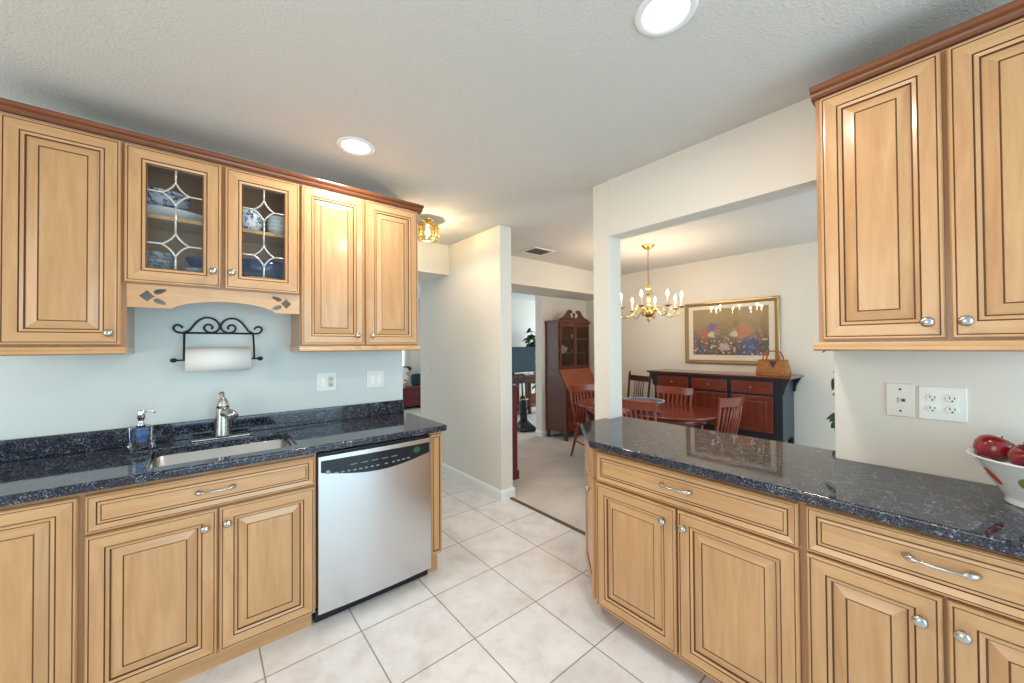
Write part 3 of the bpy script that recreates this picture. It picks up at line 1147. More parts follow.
apple_m = mat('red_apple', srgb(120, 16, 26), .16, coat=.5)
t = NT(apple_m)
t.l(t.ramp(t.noise(t.coords((30, 30, 3), rnd=True), 1.5, 3), [(0.35, srgb(96, 10, 20)), (0.7, srgb(150, 30, 34))]), t.b.inputs['Base Color'])
ap = thing('red_apple', 'dark red apple at the left of the fruit bowl, nearest the wall outlet', 'apple', (1.945, -.066, CT1 + .152), group='apples in the fruit bowl')
prof = [(.0005, -.026), (.012, -.033), (.024, -.032), (.036, -.018), (.041, .002), (.039, .018), (.029, .030), (.016, .033), (.006, .028), (.0005, .022)]
MB().lathe(prof, seg=28).build('flesh', apple_m, ap)
MB().tube([(0, 0, .022), (.002, 0, .034), (.006, .001, .042)], .0016, 6).build('stem', stem_m, ap)
ap.rotation_euler = (.5, .2, .3)
ap.scale = (1.12, 1.12, 1.12)
for loc, rz, lb in (((1.868, -.132, CT1 + .150), 1.2, 'bright red apple in the fruit bowl, cut by the right edge of the photo'),
                    ((1.975, -.165, CT1 + .158), 2.2, 'red apple at the back of the fruit bowl, against the wall side')):
    a_ = dup(ap, loc, rz, lb)
    a_.rotation_euler = (-.4, .3, rz)

# ------------------------------------------------------------------ ceiling lights and vent
for lx, ly, lb in ((1.19, .615, 'round white recessed ceiling light near the top edge, larger in view'), (.66, 2.13, 'round white recessed ceiling light near the left wall cabinets')):
    rlm = thing('recessed_light', lb, 'ceiling light', (lx, ly, H))
    MB().lathe([(.072, -.002), (.078, -.007), (.094, -.006), (.100, -.0005), (.092, .0), (.072, .0)], seg=40, cap=(False, False)).build('trim_ring', can_white, rlm)
    MB().lathe([(.074, -.0035), (.060, -.0015), (.0005, -.0012)], seg=32, cap=(False, True)).build('lens', can_glow, rlm)

fl = thing('flush_ceiling_light', 'brass and glass flush ceiling light in the hall, beside the left wall cabinets', 'ceiling light', (1.53, 2.98, H))
MB().lathe([(.060, 0), (.066, -.006), (.030, -.016), (.016, -.030), (.016, -.044), (.060, -.050), (.094, -.056), (.096, -.064), (.040, -.066)], seg=32).build('canopy', brass, fl)
for k in range(8):
    a = 2 * PI * k / 8
    mx = Matrix.Rotation(a, 4, 'Z')
    b = MB()
    b.box((.086, -.028, -.160), (.090, .028, -.066), 0, mx)
    b.build('glass_panel', amber_glass, fl)
    mr_ = Matrix.Rotation(a + PI / 8, 4, 'Z')
    MB().tube([mr_ @ Vector((.095, 0, -.062)), mr_ @ Vector((.097, 0, -.112)), mr_ @ Vector((.095, 0, -.165))], .0036, 6).build('rib', brass, fl)
MB().lathe([(.092, -.164), (.098, -.168), (.092, -.174), (.084, -.170), (.085, -.163)], seg=32, cap=(False, False)).build('bottom_ring', brass, fl)
MB().lathe([(.0005, -.145), (.016, -.136), (.022, -.116), (.016, -.092), (.011, -.066)], seg=16).build('bulb', bulb, fl)
fp = lamp('hall_lamp', 'POINT', (0, 0, -.152), 16, (1.0, .84, .62), .02)
fp.parent = fl

vt = thing('ceiling_vent', 'square white ceiling vent near the passage to the dining room', 'vent', (3.045, 3.165, H))
b = MB()
for lo, hi in (((-.16, -.13, -.008), (.16, -.105, -.0005)), ((-.16, .105, -.008), (.16, .13, -.0005)), ((-.16, -.105, -.008), (-.135, .105, -.0005)), ((.135, -.105, -.008), (.16, .105, -.0005))):
    b.box(lo, hi)
b.build('frame', can_white, vt)
MB().box((-.135, -.105, -.0025), (.135, .105, -.0005)).build('duct', slot, vt)
for k in range(7):
    mx = Matrix.Translation((0, -.09 + .03 * k, -.006)) @ Matrix.Rotation(.7, 4, 'X')
    MB().box((-.135, -.008, -.0008), (.135, .008, .0008), 0, mx).build('slat', mat('vent_slat', srgb(170, 160, 150), .5), vt)

# ------------------------------------------------------------------ chandelier
CHX, CHY = 3.838, 2.218
ch = thing('chandelier', 'brass eight-candle chandelier hanging over the dining table', 'chandelier', (CHX, CHY, 0))
MB().lathe([(.020, H - .045), (.030, H - .040), (.055, H - .020), (.072, H - .006), (.072, H - .0005)], seg=28).build('canopy', brass, ch)
cb = MB()
n = 13
for k in range(n):
    z0 = H - .050 - k * .029
    mx = Matrix.Translation((0, 0, z0 - .011)) @ Matrix.Rotation(PI / 2 * (k % 2), 4, 'Z')
    pts = [mx @ Vector((.009 * math.sin(a), 0, .0185 * math.cos(a))) for a in [2 * PI * i / 12 for i in range(13)]]
    cb.tube(pts, .0026, 6)
chn = cb.build('chain', mat('chain_brass', (.42, .30, .14, 1), .3, 1.0), ch)
MB().lathe([(.004, 2.125), (.012, 2.105), (.006, 2.085), (.010, 2.070), (.032, 2.045), (.036, 2.030), (.020, 2.012), (.040, 1.992), (.042, 1.978), (.022, 1.960), (.015, 1.945), (.018, 1.900), (.024, 1.868), (.016, 1.845), (.030, 1.828), (.058, 1.800), (.066, 1.772), (.056, 1.742), (.034, 1.722), (.020, 1.706), (.026, 1.692), (.014, 1.676), (.006, 1.664), (.010, 1.654), (.0005, 1.644)], seg=24).build('stem', brass, ch)
view = math.atan2(-CHY, -CHX)
for k in range(8):
    a = view + math.radians(-12 + 45 * k)
    dx, dy = math.cos(a), math.sin(a)
    P = lambda rr, z: (dx * rr, dy * rr, z)
    pts = smooth_pts([P(.045, 1.770), P(.085, 1.815), P(.125, 1.820), P(.170, 1.770), P(.225, 1.722), P(.280, 1.716), P(.320, 1.745), P(.338, 1.800)], 4)
    ar = MB().tube(pts, .0062, 8).build('arm', brass, ch)
    MB().lathe([(.006, 1.796), (.024, 1.806), (.043, 1.812), (.044, 1.816), (.020, 1.812), (.012, 1.816)], (dx * .338, dy * .338, 0), 20).build('bobeche', brass, ar)
    MB().lathe([(.0105, 1.815), (.0105, 1.905), (.0095, 1.908)], (dx * .338, dy * .338, 0), 14).build('candle_sleeve', candle, ar)
    pl_ = lamp('candle_lamp', 'POINT', (dx * .338, dy * .338, 1.985), 3.6, (1.0, .78, .54), .012)
    pl_.parent = ch
    MB().lathe([(.006, 1.908), (.0125, 1.922), (.0135, 1.934), (.009, 1.952), (.003, 1.968), (.0005, 1.974)], (dx * .338, dy * .338, 0), 14).build('bulb', bulb, ar)

# ------------------------------------------------------------------ dining table, bowl and chairs
tb = thing('dining_table', 'glossy oval cherry dining table under the chandelier', 'table', (3.78, 2.28, .006))


def sup(ax, ay, e, n=64):
    out = []
    for k in range(n):
        a = 2 * PI * k / n
        c, s_ = math.cos(a), math.sin(a)
        out.append((ax * math.copysign(abs(c) ** (2 / e), c), ay * math.copysign(abs(s_) ** (2 / e), s_)))
    return out


b = MB()
b.loops([[(x, y_, .690) for x, y_ in sup(.495, .775, 2.3)], [(x, y_, .700) for x, y_ in sup(.515, .795, 2.3)], [(x, y_, .710) for x, y_ in sup(.518, .798, 2.3)], [(x, y_, .716) for x, y_ in sup(.510, .790, 2.3)]], 0, True)
b.build('table_top', wood('table_cherry', srgb(112, 44, 32), srgb(134, 56, 40), .12, coat=.6), tb)
b = MB()
b.loops([[(x, y_, .610) for x, y_ in sup(.40, .66, 2.6)], [(x, y_, .690) for x, y_ in sup(.40, .66, 2.6)]], 0, True)
b.build('apron', cherry_h, tb)
for sx in (-1, 1):
    for sy in (-1, 1):
        b = MB()
        b.lathe([(.020, 0), (.024, .02), (.018, .06), (.026, .25), (.036, .36), (.024, .40), (.034, .45), (.034, .612)], (sx * .30, sy * .50, 0), 18)
        b.build('leg', cherry, tb)
bw = thing('centre_bowl', 'wide shallow blue bowl in the middle of the dining table', 'bowl', (3.68, 2.20, .7225))
MB().lathe([(.07, 0), (.075, .012), (.12, .030), (.185, .055), (.215, .082), (.210, .085), (.175, .062), (.10, .036), (.0005, .030)], seg=40).build('bowl', [mat('grey_blue_glaze', srgb(84, 118, 158), .25), mat('pale_rim', srgb(206, 192, 178), .3)], bw)
MB().lathe([(.2135, .0825), (.216, .084), (.2155, .0875), (.209, .0875), (.207, .084)], seg=40, cap=(False, False)).build('rim', mat('pale_glaze', srgb(212, 200, 188), .3), bw)
MB().lathe([(.03, .034), (.06, .045), (.13, .062), (.168, .070), (.0005, .078)], seg=28).build('contents', mat('dried_mix', srgb(156, 96, 74), .8), bw)


def windsor(name, label, loc, rotz, group=None, m=chair_w, h=.90):
    ch_ = thing(name, label, 'chair', loc, rotz, group)
    b = MB()
    seat = [(x, y_) for x, y_ in sup(.215, .205, 3.2, 40)]
    b.loops([[(x * .93, y_ * .93, .415) for x, y_ in seat], [(x, y_, .428) for x, y_ in seat], [(x, y_, .440) for x, y_ in seat], [(x * .95, y_ * .95, .447) for x, y_ in seat], [(x * .5, y_ * .5, .438) for x, y_ in seat]], 0, True)
    b.build('seat', m, ch_)
    # crest rail: curved board, ends lifted like a wing
    n_ = 14
    rings = []
    for i in range(n_ + 1):
        u = -1 + 2 * i / n_
        x = .225 * u
        yc = .262 - .040 * u * u + .012
        z0 = h - .098 + .004 * abs(u)
        z1 = h - .022 + .018 * abs(u) ** 3 + .012 * math.cos(u * PI / 2)
        t_ = .011
        rings.append([(x, yc - t_, z0), (x, yc + t_, z0), (x, yc + t_ + .014, z1), (x, yc - t_ + .014, z1)])
    b = MB()
    b.loops(rings, 0, True)
    b.build('crest_rail', m, ch_, bevel=.004)
    for sx in (-1, 1):
        MB().tube([(sx * .180, .165, .436), (sx * .190, .195, .58), (sx * .197, .220, .70), (sx * .203, .238, h - .075)], [.015, .0165, .014, .012], 10).build('back_post', m, ch_)
    for k in range(6):
        u = (k - 2.5) / 3.5
        MB().tube([(u * .165, .185 - .02 * u * u, .438), (u * .180, .228 - .02 * u * u, .64), (u * .190, .272 - .036 * u * u, h - .085)], [.0085, .0095, .0075], 8).build('spindle', m, ch_)
    for sx in (-1, 1):
        for sy in (-1, 1):
            b = MB()
            top = Vector((sx * .150, sy * .140, .424))
            bt = Vector((sx * .205, sy * (.195 if sy < 0 else .235), 0))
            prof = [(0, .013), (.12, .016), (.30, .021), (.40, .015), (.46, .019), (.75, .016), (1, .011)]
            b.tube([top.lerp(bt, f_) for f_, _ in prof], [r_ for _, r_ in prof], 10)
            b.build('leg', m, ch_)
    for sx in (-1, 1):
        MB().tube([(sx * .176, -.168, .20), (sx * .182, .02, .185), (sx * .178, .190, .20)], [.008, .012, .008], 8).build('stretcher', m, ch_)
    MB().tube([(-.179, .01, .185), (0, .01, .185), (.179, .01, .185)], [.008, .012, .008], 8).build('stretcher', m, ch_)
    return ch_


G = 'cherry spindle chairs around the dining table'
wa = windsor('dining_chair', 'orange-red spindle-back chair left of the white column, before the secretary desk', (3.76, 2.90, .006), math.radians(-12), G)
dup(wa, (3.345, 1.95, .006), PI / 2, 'spindle-back chair on the near side of the table, just right of the white column')
dup(wa, (4.12, 2.20, .006), -PI / 2, 'spindle-back chair on the far side of the table, in front of the sideboard')
dup(wa, (3.985, 1.665, .006), PI - .12, 'spindle-back chair at the right end of the table, its back turned to the basket')

# tall dark chair against the far wall
dc = thing('tall_spindle_chair', 'tall dark wooden chair against the far wall, left of the sideboard', 'chair', (4.68, 3.06, .006), math.radians(-106))
MB().box((-.205, -.205, .42), (.205, .185, .445)).build('seat', dark_w, dc, bevel=.006)
for sx in (-1, 1):
    b = MB()
    b.tube([(sx * .195, .185, 0), (sx * .195, .180, .43), (sx * .205, .215, .75), (sx * .21, .245, .985)], .0155, 10)
    b.lathe([(.010, 0), (.016, .008), (.013, .018), (.0005, .028)], (sx * .21, .246, .984), 12)
    b.build('back_post', dark_w, dc)
    MB().tube([(sx * .185, -.185, 0), (sx * .185, -.185, .43)], [.013, .017], 10).build('leg', dark_w, dc)
    MB().tube([(sx * .19, -.185, .2), (sx * .195, .18, .2)], .009, 8).build('stretcher', dark_w, dc)
MB().box((-.20, .225, .875), (.20, .245, .955)).build('crest_rail', dark_w, dc, bevel=.005)
MB().box((-.20, .188, .540), (.20, .206, .575)).build('lower_rail', dark_w, dc, bevel=.003)
for k in range(5):
    x = -.085 + .0425 * k
    MB().tube([(x, .198, .572), (x, .235, .88)], .0065, 8).build('spindle', dark_w, dc)
MB().tube([(-.185, -.185, .26), (.185, -.185, .26)], .009, 8).build('stretcher', dark_w, dc)

# ------------------------------------------------------------------ sideboard (local: front towards -y; origin at the far-left front corner)
sb = thing('sideboard', 'long cherry and black sideboard against the dining room far wall', 'sideboard', (4.63, 2.60, .006), -PI / 2)
SWD, SDP = 1.40, .44
b = MB()
b.box((0, 0, .37), (SWD, SDP, 1.01))
b.build('case', black_w, sb)
b = MB()
b.prism(rrect(-.10, -.035, SWD + .10, SDP + .02, .012, 3), 1.036, 1.058, 'z')
b.build('top', cherry_h, sb, bevel=.004)
MB().box((-.02, -.012, 1.01), (SWD + .02, SDP, 1.036)).build('cornice', black_w, sb)


def small_panel(w, h, par, loc, m, ins=.045, nm='door'):
    prof = [(0, 0, 0), (0, .012, 0), (.003, .014, 0), (ins, .014, 0), (ins + .002, .009, 0), (ins + .006, .009, 0), (ins + .022, .012, 0)]
    return panel(w, h, prof).build(nm, [m, m, m], par, loc)


for k in range(3):
    x0 = .045 + k * .443
    dr = MB().box((0, -.014, 0), (.40, 0, .135)).build('drawer', cherry_h, sb, (x0, -.001, .862), bevel=.003)
    MB().lathe([(.006, 0), (.005, .010), (.012, .016), (.011, .022), (.0005, .025)], seg=14, mx=Matrix.Rotation(PI / 2, 4, 'X')).build('knob', mat('wood_knob', srgb(160, 96, 62), .3), dr, (.20, -.014, .068))
    small_panel(.40, .385, sb, (x0, -.001, .455), cherry)
# corbels that carry the overhang at both ends
for xs, sg in ((SWD, 1), (0, -1)):
    prof = [(xs, 1.036), (xs + sg * .085, 1.036), (xs + sg * .078, 1.020), (xs + sg * .060, .985), (xs + sg * .036, .930), (xs + sg * .030, .880), (xs, .860)]
    for y0, y1 in ((.0, .035), (SDP - .035, SDP)):
        MB().prism(prof, y0, y1, 'y').build('corbel', black_w, sb)
for x0 in (0.0, SWD - .045):
    for y0 in (0.0, SDP - .045):
        MB().box((x0, y0, 0), (x0 + .045, y0 + .045, .37)).build('leg', black_w, sb, bevel=.003)
side_m = mat('teal_lit_black', srgb(38, 60, 72), .35)  # black sides with teal window light put into the colour
for xs in (SWD, -.012):
    b = MB()
    arch = [(.045, .30), (.045, .36)] + [(.045 + (SDP - .09) * k / 10, .36 + .055 * math.sin(PI * k / 10)) for k in range(1, 10)] + [(SDP - .045, .36), (SDP - .045, .30), (SDP - .02, .30), (SDP - .02, .99), (.02, .99), (.02, .30)]
    b.prism(arch, xs, xs + .012, 'x')
    b.build('side_panel', side_m, sb)

# basket on the sideboard
bk = thing('woven_basket', 'small honey-coloured woven basket with two handles on the sideboard', 'basket', (4.86, 1.325, 1.0645), -PI / 2)
wk = mat('woven_reed', srgb(186, 122, 58), .6)
t = NT(wk)
bv = t.n('ShaderNodeTexBrick')
bv.offset = .5
t.l(t.coords((1, 1, 1)), bv.inputs['Vector'])
tcb = t.n('ShaderNodeMapping')
bv.inputs['Scale'].default_value = 1
bv.inputs['Brick Width'].default_value = .035
bv.inputs['Row Height'].default_value = .022
bv.inputs['Mortar Size'].default_value = .004
bv.inputs['Color1'].default_value = srgb(196, 118, 54)
bv.inputs['Color2'].default_value = srgb(158, 100, 48)
bv.inputs['Mortar'].default_value = srgb(150, 100, 50)
tcb.inputs['Rotation'].default_value = (PI / 2, 0, 0)
tc_ = t.n('ShaderNodeTexCoord')
t.l(tc_.outputs['Object'], tcb.inputs['Vector'])
t.l(tcb.outputs[0], bv.inputs['Vector'])
t.l(bv.outputs['Color'], t.b.inputs['Base Color'])
b = MB()
rings = [[(q_[0], q_[1], z) for q_ in rrect(-a_, -d3, a_, d3, .03, 4)] for a_, d3, z in ((.150, .085, 0), (.152, .088, .03), (.134, .078, .13), (.124, .070, .165), (.118, .064, .165), (.128, .072, .12), (.142, .08, .012))]
b.loops(rings, 0, False, (True, True))
b.build('body', wk, bk)
reed = mat('handle_reed', srgb(168, 98, 44), .5)
b = MB()
b.tube([(q_[0], q_[1], .162) for q_ in rrect(-.128, -.075, .128, .075, .03, 4)] + [(.128, .045, .162)], .0065, 6)
b.build('rim', reed, bk)
for yy in (-.062, .062):
    pts = [(-.080, yy, .150), (-.078, yy, .19), (-.058, yy * .7, .245), (-.030, yy * .6, .262), (.030, yy * .6, .262), (.058, yy * .7, .245), (.078, yy, .19), (.080, yy, .150)]
    MB().tube(smooth_pts(pts, 5), .0075, 8).build('handle', reed, bk)
MB().prism([(-.018, .152), (.052, .152), (.017, .085)], -.088, -.082, 'y').build('patch', mat('dark_cloth_patch', srgb(70, 58, 74), .8), bk)

# painting
PX = FX
pt = thing('framed_painting', 'large framed flower garden painting over the sideboard', 'painting', (PX - .004, 1.866, 1.557), -PI / 2)
gold = mat('silver_gold_frame', srgb(168, 140, 98), .3, .6)
fw, fh = .545, .402
b = MB()
rings = []
for ins, d in ((0, 0), (0, .022), (.008, .030), (.022, .030), (.034, .022), (.040, .024), (.048, .018), (.050, .008), (.050, 0)):
    rings.append([(-fw + ins, -d, -fh + ins), (fw - ins, -d, -fh + ins), (fw - ins, -d, fh - ins), (-fw + ins, -d, fh - ins)])
L = b.loops(rings, 0, False, (False, False))
for i in range(4):
    b.face([L[-1][i], L[-1][(i + 1) % 4], L[0][(i + 1) % 4], L[0][i]])
b.build('frame', gold, pt)
MB().box((-fw + .048, -.009, -fh + .048), (fw - .048, -.003, fh - .048)).build('mat_board', mat('mat_board', srgb(230, 222, 206), .8), pt)
art = mat('painted_art', (.3, .25, .18, 1), .6)
t = NT(art)
tc_ = t.n('ShaderNodeTexCoord')
sp_ = t.n('ShaderNodeSeparateXYZ')
t.l(tc_.outputs['Object'], sp_.inputs[0])
mr = t.n('ShaderNodeMapRange')
mr.inputs[1].default_value, mr.inputs[2].default_value = -.30, .30
t.l(sp_.outputs['Z'], mr.inputs[0])
v = t.coords()
n1 = t.noise(v, 7, 5, .65, .5)
ad = t.n('ShaderNodeMath', operation='MULTIPLY_ADD')
t.l(n1, ad.inputs[0])
ad.inputs[1].default_value = .45
t.l(mr.outputs[0], ad.inputs[2])
bgc = t.ramp(ad.outputs[0], [(0.2, srgb(70, 70, 60)), (0.5, srgb(98, 92, 78)), (0.75, srgb(140, 124, 92)), (1.0, srgb(164, 142, 104))])
vo_ = t.n('ShaderNodeTexVoronoi')
vo_.inputs['Scale'].default_value = 34
vo_.inputs['Randomness'].default_value = 1
t.l(v, vo_.inputs['Vector'])
se = t.n('ShaderNodeSeparateColor')
t.l(vo_.outputs['Color'], se.inputs[0])
fcol = t.ramp(se.outputs[0], [(0, srgb(196, 96, 60)), (.16, srgb(214, 196, 170)), (.32, srgb(92, 104, 150)), (.48, srgb(120, 92, 140)), (.62, srgb(86, 112, 84)), (.76, srgb(186, 110, 74)), (.9, srgb(224, 214, 190))], 'CONSTANT')
bx = t.ramp(t.noise(v, 3.3, 2), [(.42, (0, 0, 0, 1)), (.6, (1, 1, 1, 1))])
low = t.ramp(ad.outputs[0], [(.45, (1, 1, 1, 1)), (.86, (0, 0, 0, 1))])
dm = t.ramp(vo_.outputs['Distance'], [(.40, (.8, .8, .8, 1)), (.62, (0, 0, 0, 1))])
msk = t.mix(1.0, low, dm, 'MULTIPLY')
col = t.mix(msk, bgc, fcol)
blue = t.ramp(t.noise(t.coords((1, 1, 1), (-.25, 0, .18)), 4.0, 2), [(.56, (0, 0, 0, 1)), (.66, (.7, .7, .7, 1))])
col = t.mix(t.mix(1.0, blue, low, 'MULTIPLY'), col, srgb(62, 82, 122))


def cluster(cx, cz, rad, c, amt):
    global col
    ds = t.n('ShaderNodeVectorMath', operation='DISTANCE')
    t.l(tc_.outputs['Object'], ds.inputs[0])
    ds.inputs[1].default_value = (cx, 0, cz)
    ma = t.n('ShaderNodeMath', operation='MULTIPLY_ADD')
    t.l(t.noise(v, 28, 4, .7), ma.inputs[0])
    ma.inputs[1].default_value = rad * 2.2
    t.l(ds.outputs['Value'], ma.inputs[2])
    k_ = t.ramp(ma.outputs[0], [(rad * 1.75, (amt, amt, amt, 1)), (rad * 2.15, (0, 0, 0, 1))])
    col = t.mix(k_, col, c)


cluster(-.19, .06, .075, srgb(122, 96, 150), .8)
cluster(-.14, .03, .03, srgb(200, 120, 80), .8)
cluster(-.30, -.03, .06, srgb(196, 104, 70), .75)
cluster(-.20, -.02, .045, srgb(224, 214, 190), .8)
cluster(.17, .0, .12, srgb(196, 122, 84), .7)
cluster(.06, -.02, .05, srgb(226, 212, 190), .7)
cluster(.24, -.16, .12, srgb(58, 78, 124), .75)
cluster(-.05, -.18, .06, srgb(216, 210, 196), .6)
t.l(col, t.b.inputs['Base Color'])
MB().box((-fw + .108, -.0105, -fh + .115), (fw - .108, -.0085, fh - .095)).build('picture', art, pt)
MB().box((-fw + .046, -.0150, -fh + .046), (fw - .046, -.0135, fh - .046)).build('pane', glass_mat('picture_glass', refl=1.0), pt)

# ------------------------------------------------------------------ secretary desk (front towards -y)
se_ = thing('secretary_desk', 'tall mahogany secretary desk with glass doors and a slant lid, by the far doorway', 'desk', (4.10, 3.69, .006))
SW_ = .74
b = MB()
b.prism([(0, .12), (.42, .12), (.42, 1.03), (.16, 1.03), (.0, .765)], 0, .018, 'x')
b.build('side_panel', mahog, se_)
b = MB()
b.prism([(0, .12), (.42, .12), (.42, 1.03), (.16, 1.03), (.0, .765)], SW_ - .018, SW_, 'x')
b.build('side_panel', mahog, se_)
MB().box((.018, .012, .12), (SW_ - .018, .41, .762)).build('chest', mahog, se_)
for k, (z0, z1) in enumerate(((.145, .310), (.318, .470), (.478, .620), (.628, .752))):
    d = MB().box((.024, -.006, z0), (SW_ - .024, .012, z1)).build('drawer', wood('drawer_mahogany', srgb(98, 36, 26), srgb(122, 48, 34), .25, (1.3, 14, 14), .4), se_, bevel=.003)
    for sx in (.19, SW_ - .19):
        MB().tube(smooth_pts([(sx - .035, -.008, (z0 + z1) / 2 + .008), (sx - .03, -.022, (z0 + z1) / 2 - .012), (sx + .03, -.022, (z0 + z1) / 2 - .012), (sx + .035, -.008, (z0 + z1) / 2 + .008)], 4), .0035, 6).build('pull', brass, d)
b = MB()
b.prism([(-.006, .768), (.155, 1.034), (.172, 1.024), (.012, .760)], .019, SW_ - .019, 'x')
b.build('slant_lid', mahog_l, se_, bevel=.002)
for sx in (.0, SW_ - .055):
    for sy in (0.0, .365):
        MB().lathe([(.030, 0), (.032, .01), (.022, .05), (.030, .09), (.034, .12)], (sx + .0275, sy + .0275, 0), 4 * 4).build('foot', mahog, se_)
# bookcase
UB0, UB1, UBY = 1.032, 1.748, .155
b = MB()
b.box((.004, UBY, UB0), (.022, .42, UB1))
b.box((SW_ - .022, UBY, UB0), (SW_ - .004, .42, UB1))
b.box((.022, .405, UB0), (SW_ - .022, .42, UB1))
b.box((.022, UBY, UB0), (SW_ - .022, .405, UB0 + .02))
b.box((.022, UBY, UB1 - .02), (SW_ - .022, .405, UB1))
b.build('bookcase', mahog, se_)
MB().box((-.012, UBY - .022, UB1), (SW_ + .012, .42, UB1 + .030)).build('cornice', mahog, se_, bevel=.006)
for z in (1.27, 1.50):
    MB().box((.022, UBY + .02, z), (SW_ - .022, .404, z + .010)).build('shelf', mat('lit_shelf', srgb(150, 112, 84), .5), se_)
for k in range(2):
    x0, x1 = (.024, SW_ / 2 - .002) if k == 0 else (SW_ / 2 + .002, SW_ - .024)
    z0, z1 = UB0 + .022, UB1 - .022
    st = .036
    b = MB()
    w_, h_ = x1 - x0, z1 - z0
    rg = [[(0, 0, 0), (w_, 0, 0), (w_, 0, h_), (0, 0, h_)], [(0, -.016, 0), (w_, -.016, 0), (w_, -.016, h_), (0, -.016, h_)],
          [(st, -.016, st), (w_ - st, -.016, st), (w_ - st, -.016, h_ - st), (st, -.016, h_ - st)], [(st, 0, st), (w_ - st, 0, st), (w_ - st, 0, h_ - st), (st, 0, h_ - st)]]
    L = b.loops(rg, 0, False, (False, False))
    for i in range(4):
        b.face([L[3][i], L[3][(i + 1) % 4], L[0][(i + 1) % 4], L[0][i]])
    d = b.build('glass_door', mahog, se_, (x0, UBY - .001, z0))
    MB().box((st - .002, -.006, st - .002), (w_ - st + .002, -.004, h_ - st + .002)).build('pane', glass_mat('secretary_pane', (.8, .78, .75, 1)), d)
    b = MB()
    cx, gz0, gz1 = w_ / 2, st, h_ - st
    for f_ in (.33, .67):
        xx = st + (w_ - 2 * st) * f_
        for a_, c_ in ((gz0, gz0 + .20), (gz1 - .20, gz1)):
            b.tube([(xx, -.009, a_), (xx, -.009, c_)], .0042, 6)
    mz = (gz0 + gz1) / 2
    oct_ = [(st, mz), (st + (w_ - 2 * st) * .33, gz0 + .20), (st + (w_ - 2 * st) * .67, gz0 + .20), (w_ - st, mz), (st + (w_ - 2 * st) * .67, gz1 - .20), (st + (w_ - 2 * st) * .33, gz1 - .20), (st, mz)]
    b.tube([(x, -.009, z) for x, z in oct_], .0042, 6)
    b.build('muntin', mahog, d)
    MB().lathe([(.004, 0), (.007, .010), (.0005, .014)], seg=10, mx=Matrix.Rotation(PI / 2, 4, 'X')).build('knob', brass, d, (w_ - .018 if k == 0 else .018, -.016, h_ * .45))
# broken scroll pediment: two mirrored halves and a centre finial
for sg in (-1, 1):
    cx = SW_ / 2
    half = []
    up = [(.350, 0.0), (.350, .022), (.300, .036), (.240, .058), (.190, .094), (.160, .130), (.140, .154), (.105, .170), (.070, .165), (.050, .146), (.052, .126), (.072, .116), (.095, .120)]
    dn = [(.100, .098), (.088, .065), (.060, .045), (.0, .040), (.0, 0.0)]
    half = [(cx + sg * x, UB1 + .0305 + z) for x, z in up + dn]
    b = MB()
    b.prism(half, UBY - .010, UBY + .016, 'y')
    b.build('pediment', mahog, se_)
MB().lathe([(.014, 0), (.018, .02), (.010, .035), (.022, .055), (.016, .075), (.0005, .09)], (SW_ / 2, UBY + .003, UB1 + .0705), 14).build('finial', mahog, se_)
# china on its shelves
china = mat('lit_china', srgb(236, 226, 212), .25)
spots = [(.13, 1.052, 'white china figurine on the bottom glass shelf of the secretary desk, left door', 0), (.50, 1.052, 'white china figurine on the bottom glass shelf of the secretary desk, right door', 0),
         (.20, 1.280, 'white china teapot on the middle shelf of the secretary desk, left door', 1), (.46, 1.280, 'small white china cup on the middle shelf of the secretary desk, right door', 2),
         (.13, 1.510, 'white china figurine on the top shelf of the secretary desk, left door', 0), (.45, 1.510, 'small white china cup on the top shelf of the secretary desk, right door', 2)]
for x, z, lb, kd in spots:
    loc = (4.10 + x, 3.69 + .25, z + .0065)
    if kd == 0:
        o = MB().lathe([(.035, 0), (.030, .01), (.024, .05), (.016, .085), (.012, .10), (.020, .115), (.019, .135), (.0005, .148)], seg=16).build('china_figurine', china, loc=loc)
        tag(o, lb, 'figurine')
    elif kd == 1:
        tp = thing('china_teapot', lb, 'teapot', loc)
        MB().lathe([(.04, 0), (.062, .02), (.072, .055), (.055, .09), (.03, .10)], seg=20).build('body', china, tp)
        MB().tube(smooth_pts([(.06, 0, .035), (.095, 0, .055), (.105, 0, .09)], 4), [.014] * 4 + [.009] * 5, 10).build('spout', china, tp)
        MB().tube(smooth_pts([(-.062, 0, .08), (-.10, 0, .085), (-.105, 0, .045), (-.064, 0, .025)], 4), .006, 8).build('handle', china, tp)
        MB().lathe([(.034, .0995), (.026, .112), (.006, .118), (.011, .128), (.0005, .135)], seg=16).build('lid', china, tp)
    else:
        o = thing('china_cup', lb, 'cup', loc)
        MB().lathe([(.018, 0), (.030, .02), (.036, .06), (.033, .06), (.026, .02), (.0005, .008)], seg=18).build('cup', china, o)
        MB().tube(smooth_pts([(.032, 0, .05), (.052, 0, .045), (.048, 0, .022), (.028, 0, .018)], 4), .004, 8).build('handle', china, o)
lm = lamp('china_fill_light', 'POINT', (4.47, 3.875, 1.70), .7, WARM, .03)  # added fill inside the bookcase so the china shows

# ------------------------------------------------------------------ red cabinet behind the hall wall
rd = thing('red_sideboard', 'narrow red-stained cabinet end showing past the end of the hall wall', 'cabinet', (2.252, 3.0, .006))
MB().box((0, 0, .09), (.318, .9, .955)).build('body', red_w, rd, bevel=.004)
MB().box((-.002, -.010, 0), (.332, .9, .088)).build('plinth', red_w, rd, bevel=.004)
MB().box((-.002, -.012, .9555), (.334, .9, .982)).build('top', red_w, rd, bevel=.005)
for k in range(2):
    MB().box((.3185, .06 + .42 * k, .14), (.328, .44 + .42 * k, .90)).build('door', red_w, rd, bevel=.003)

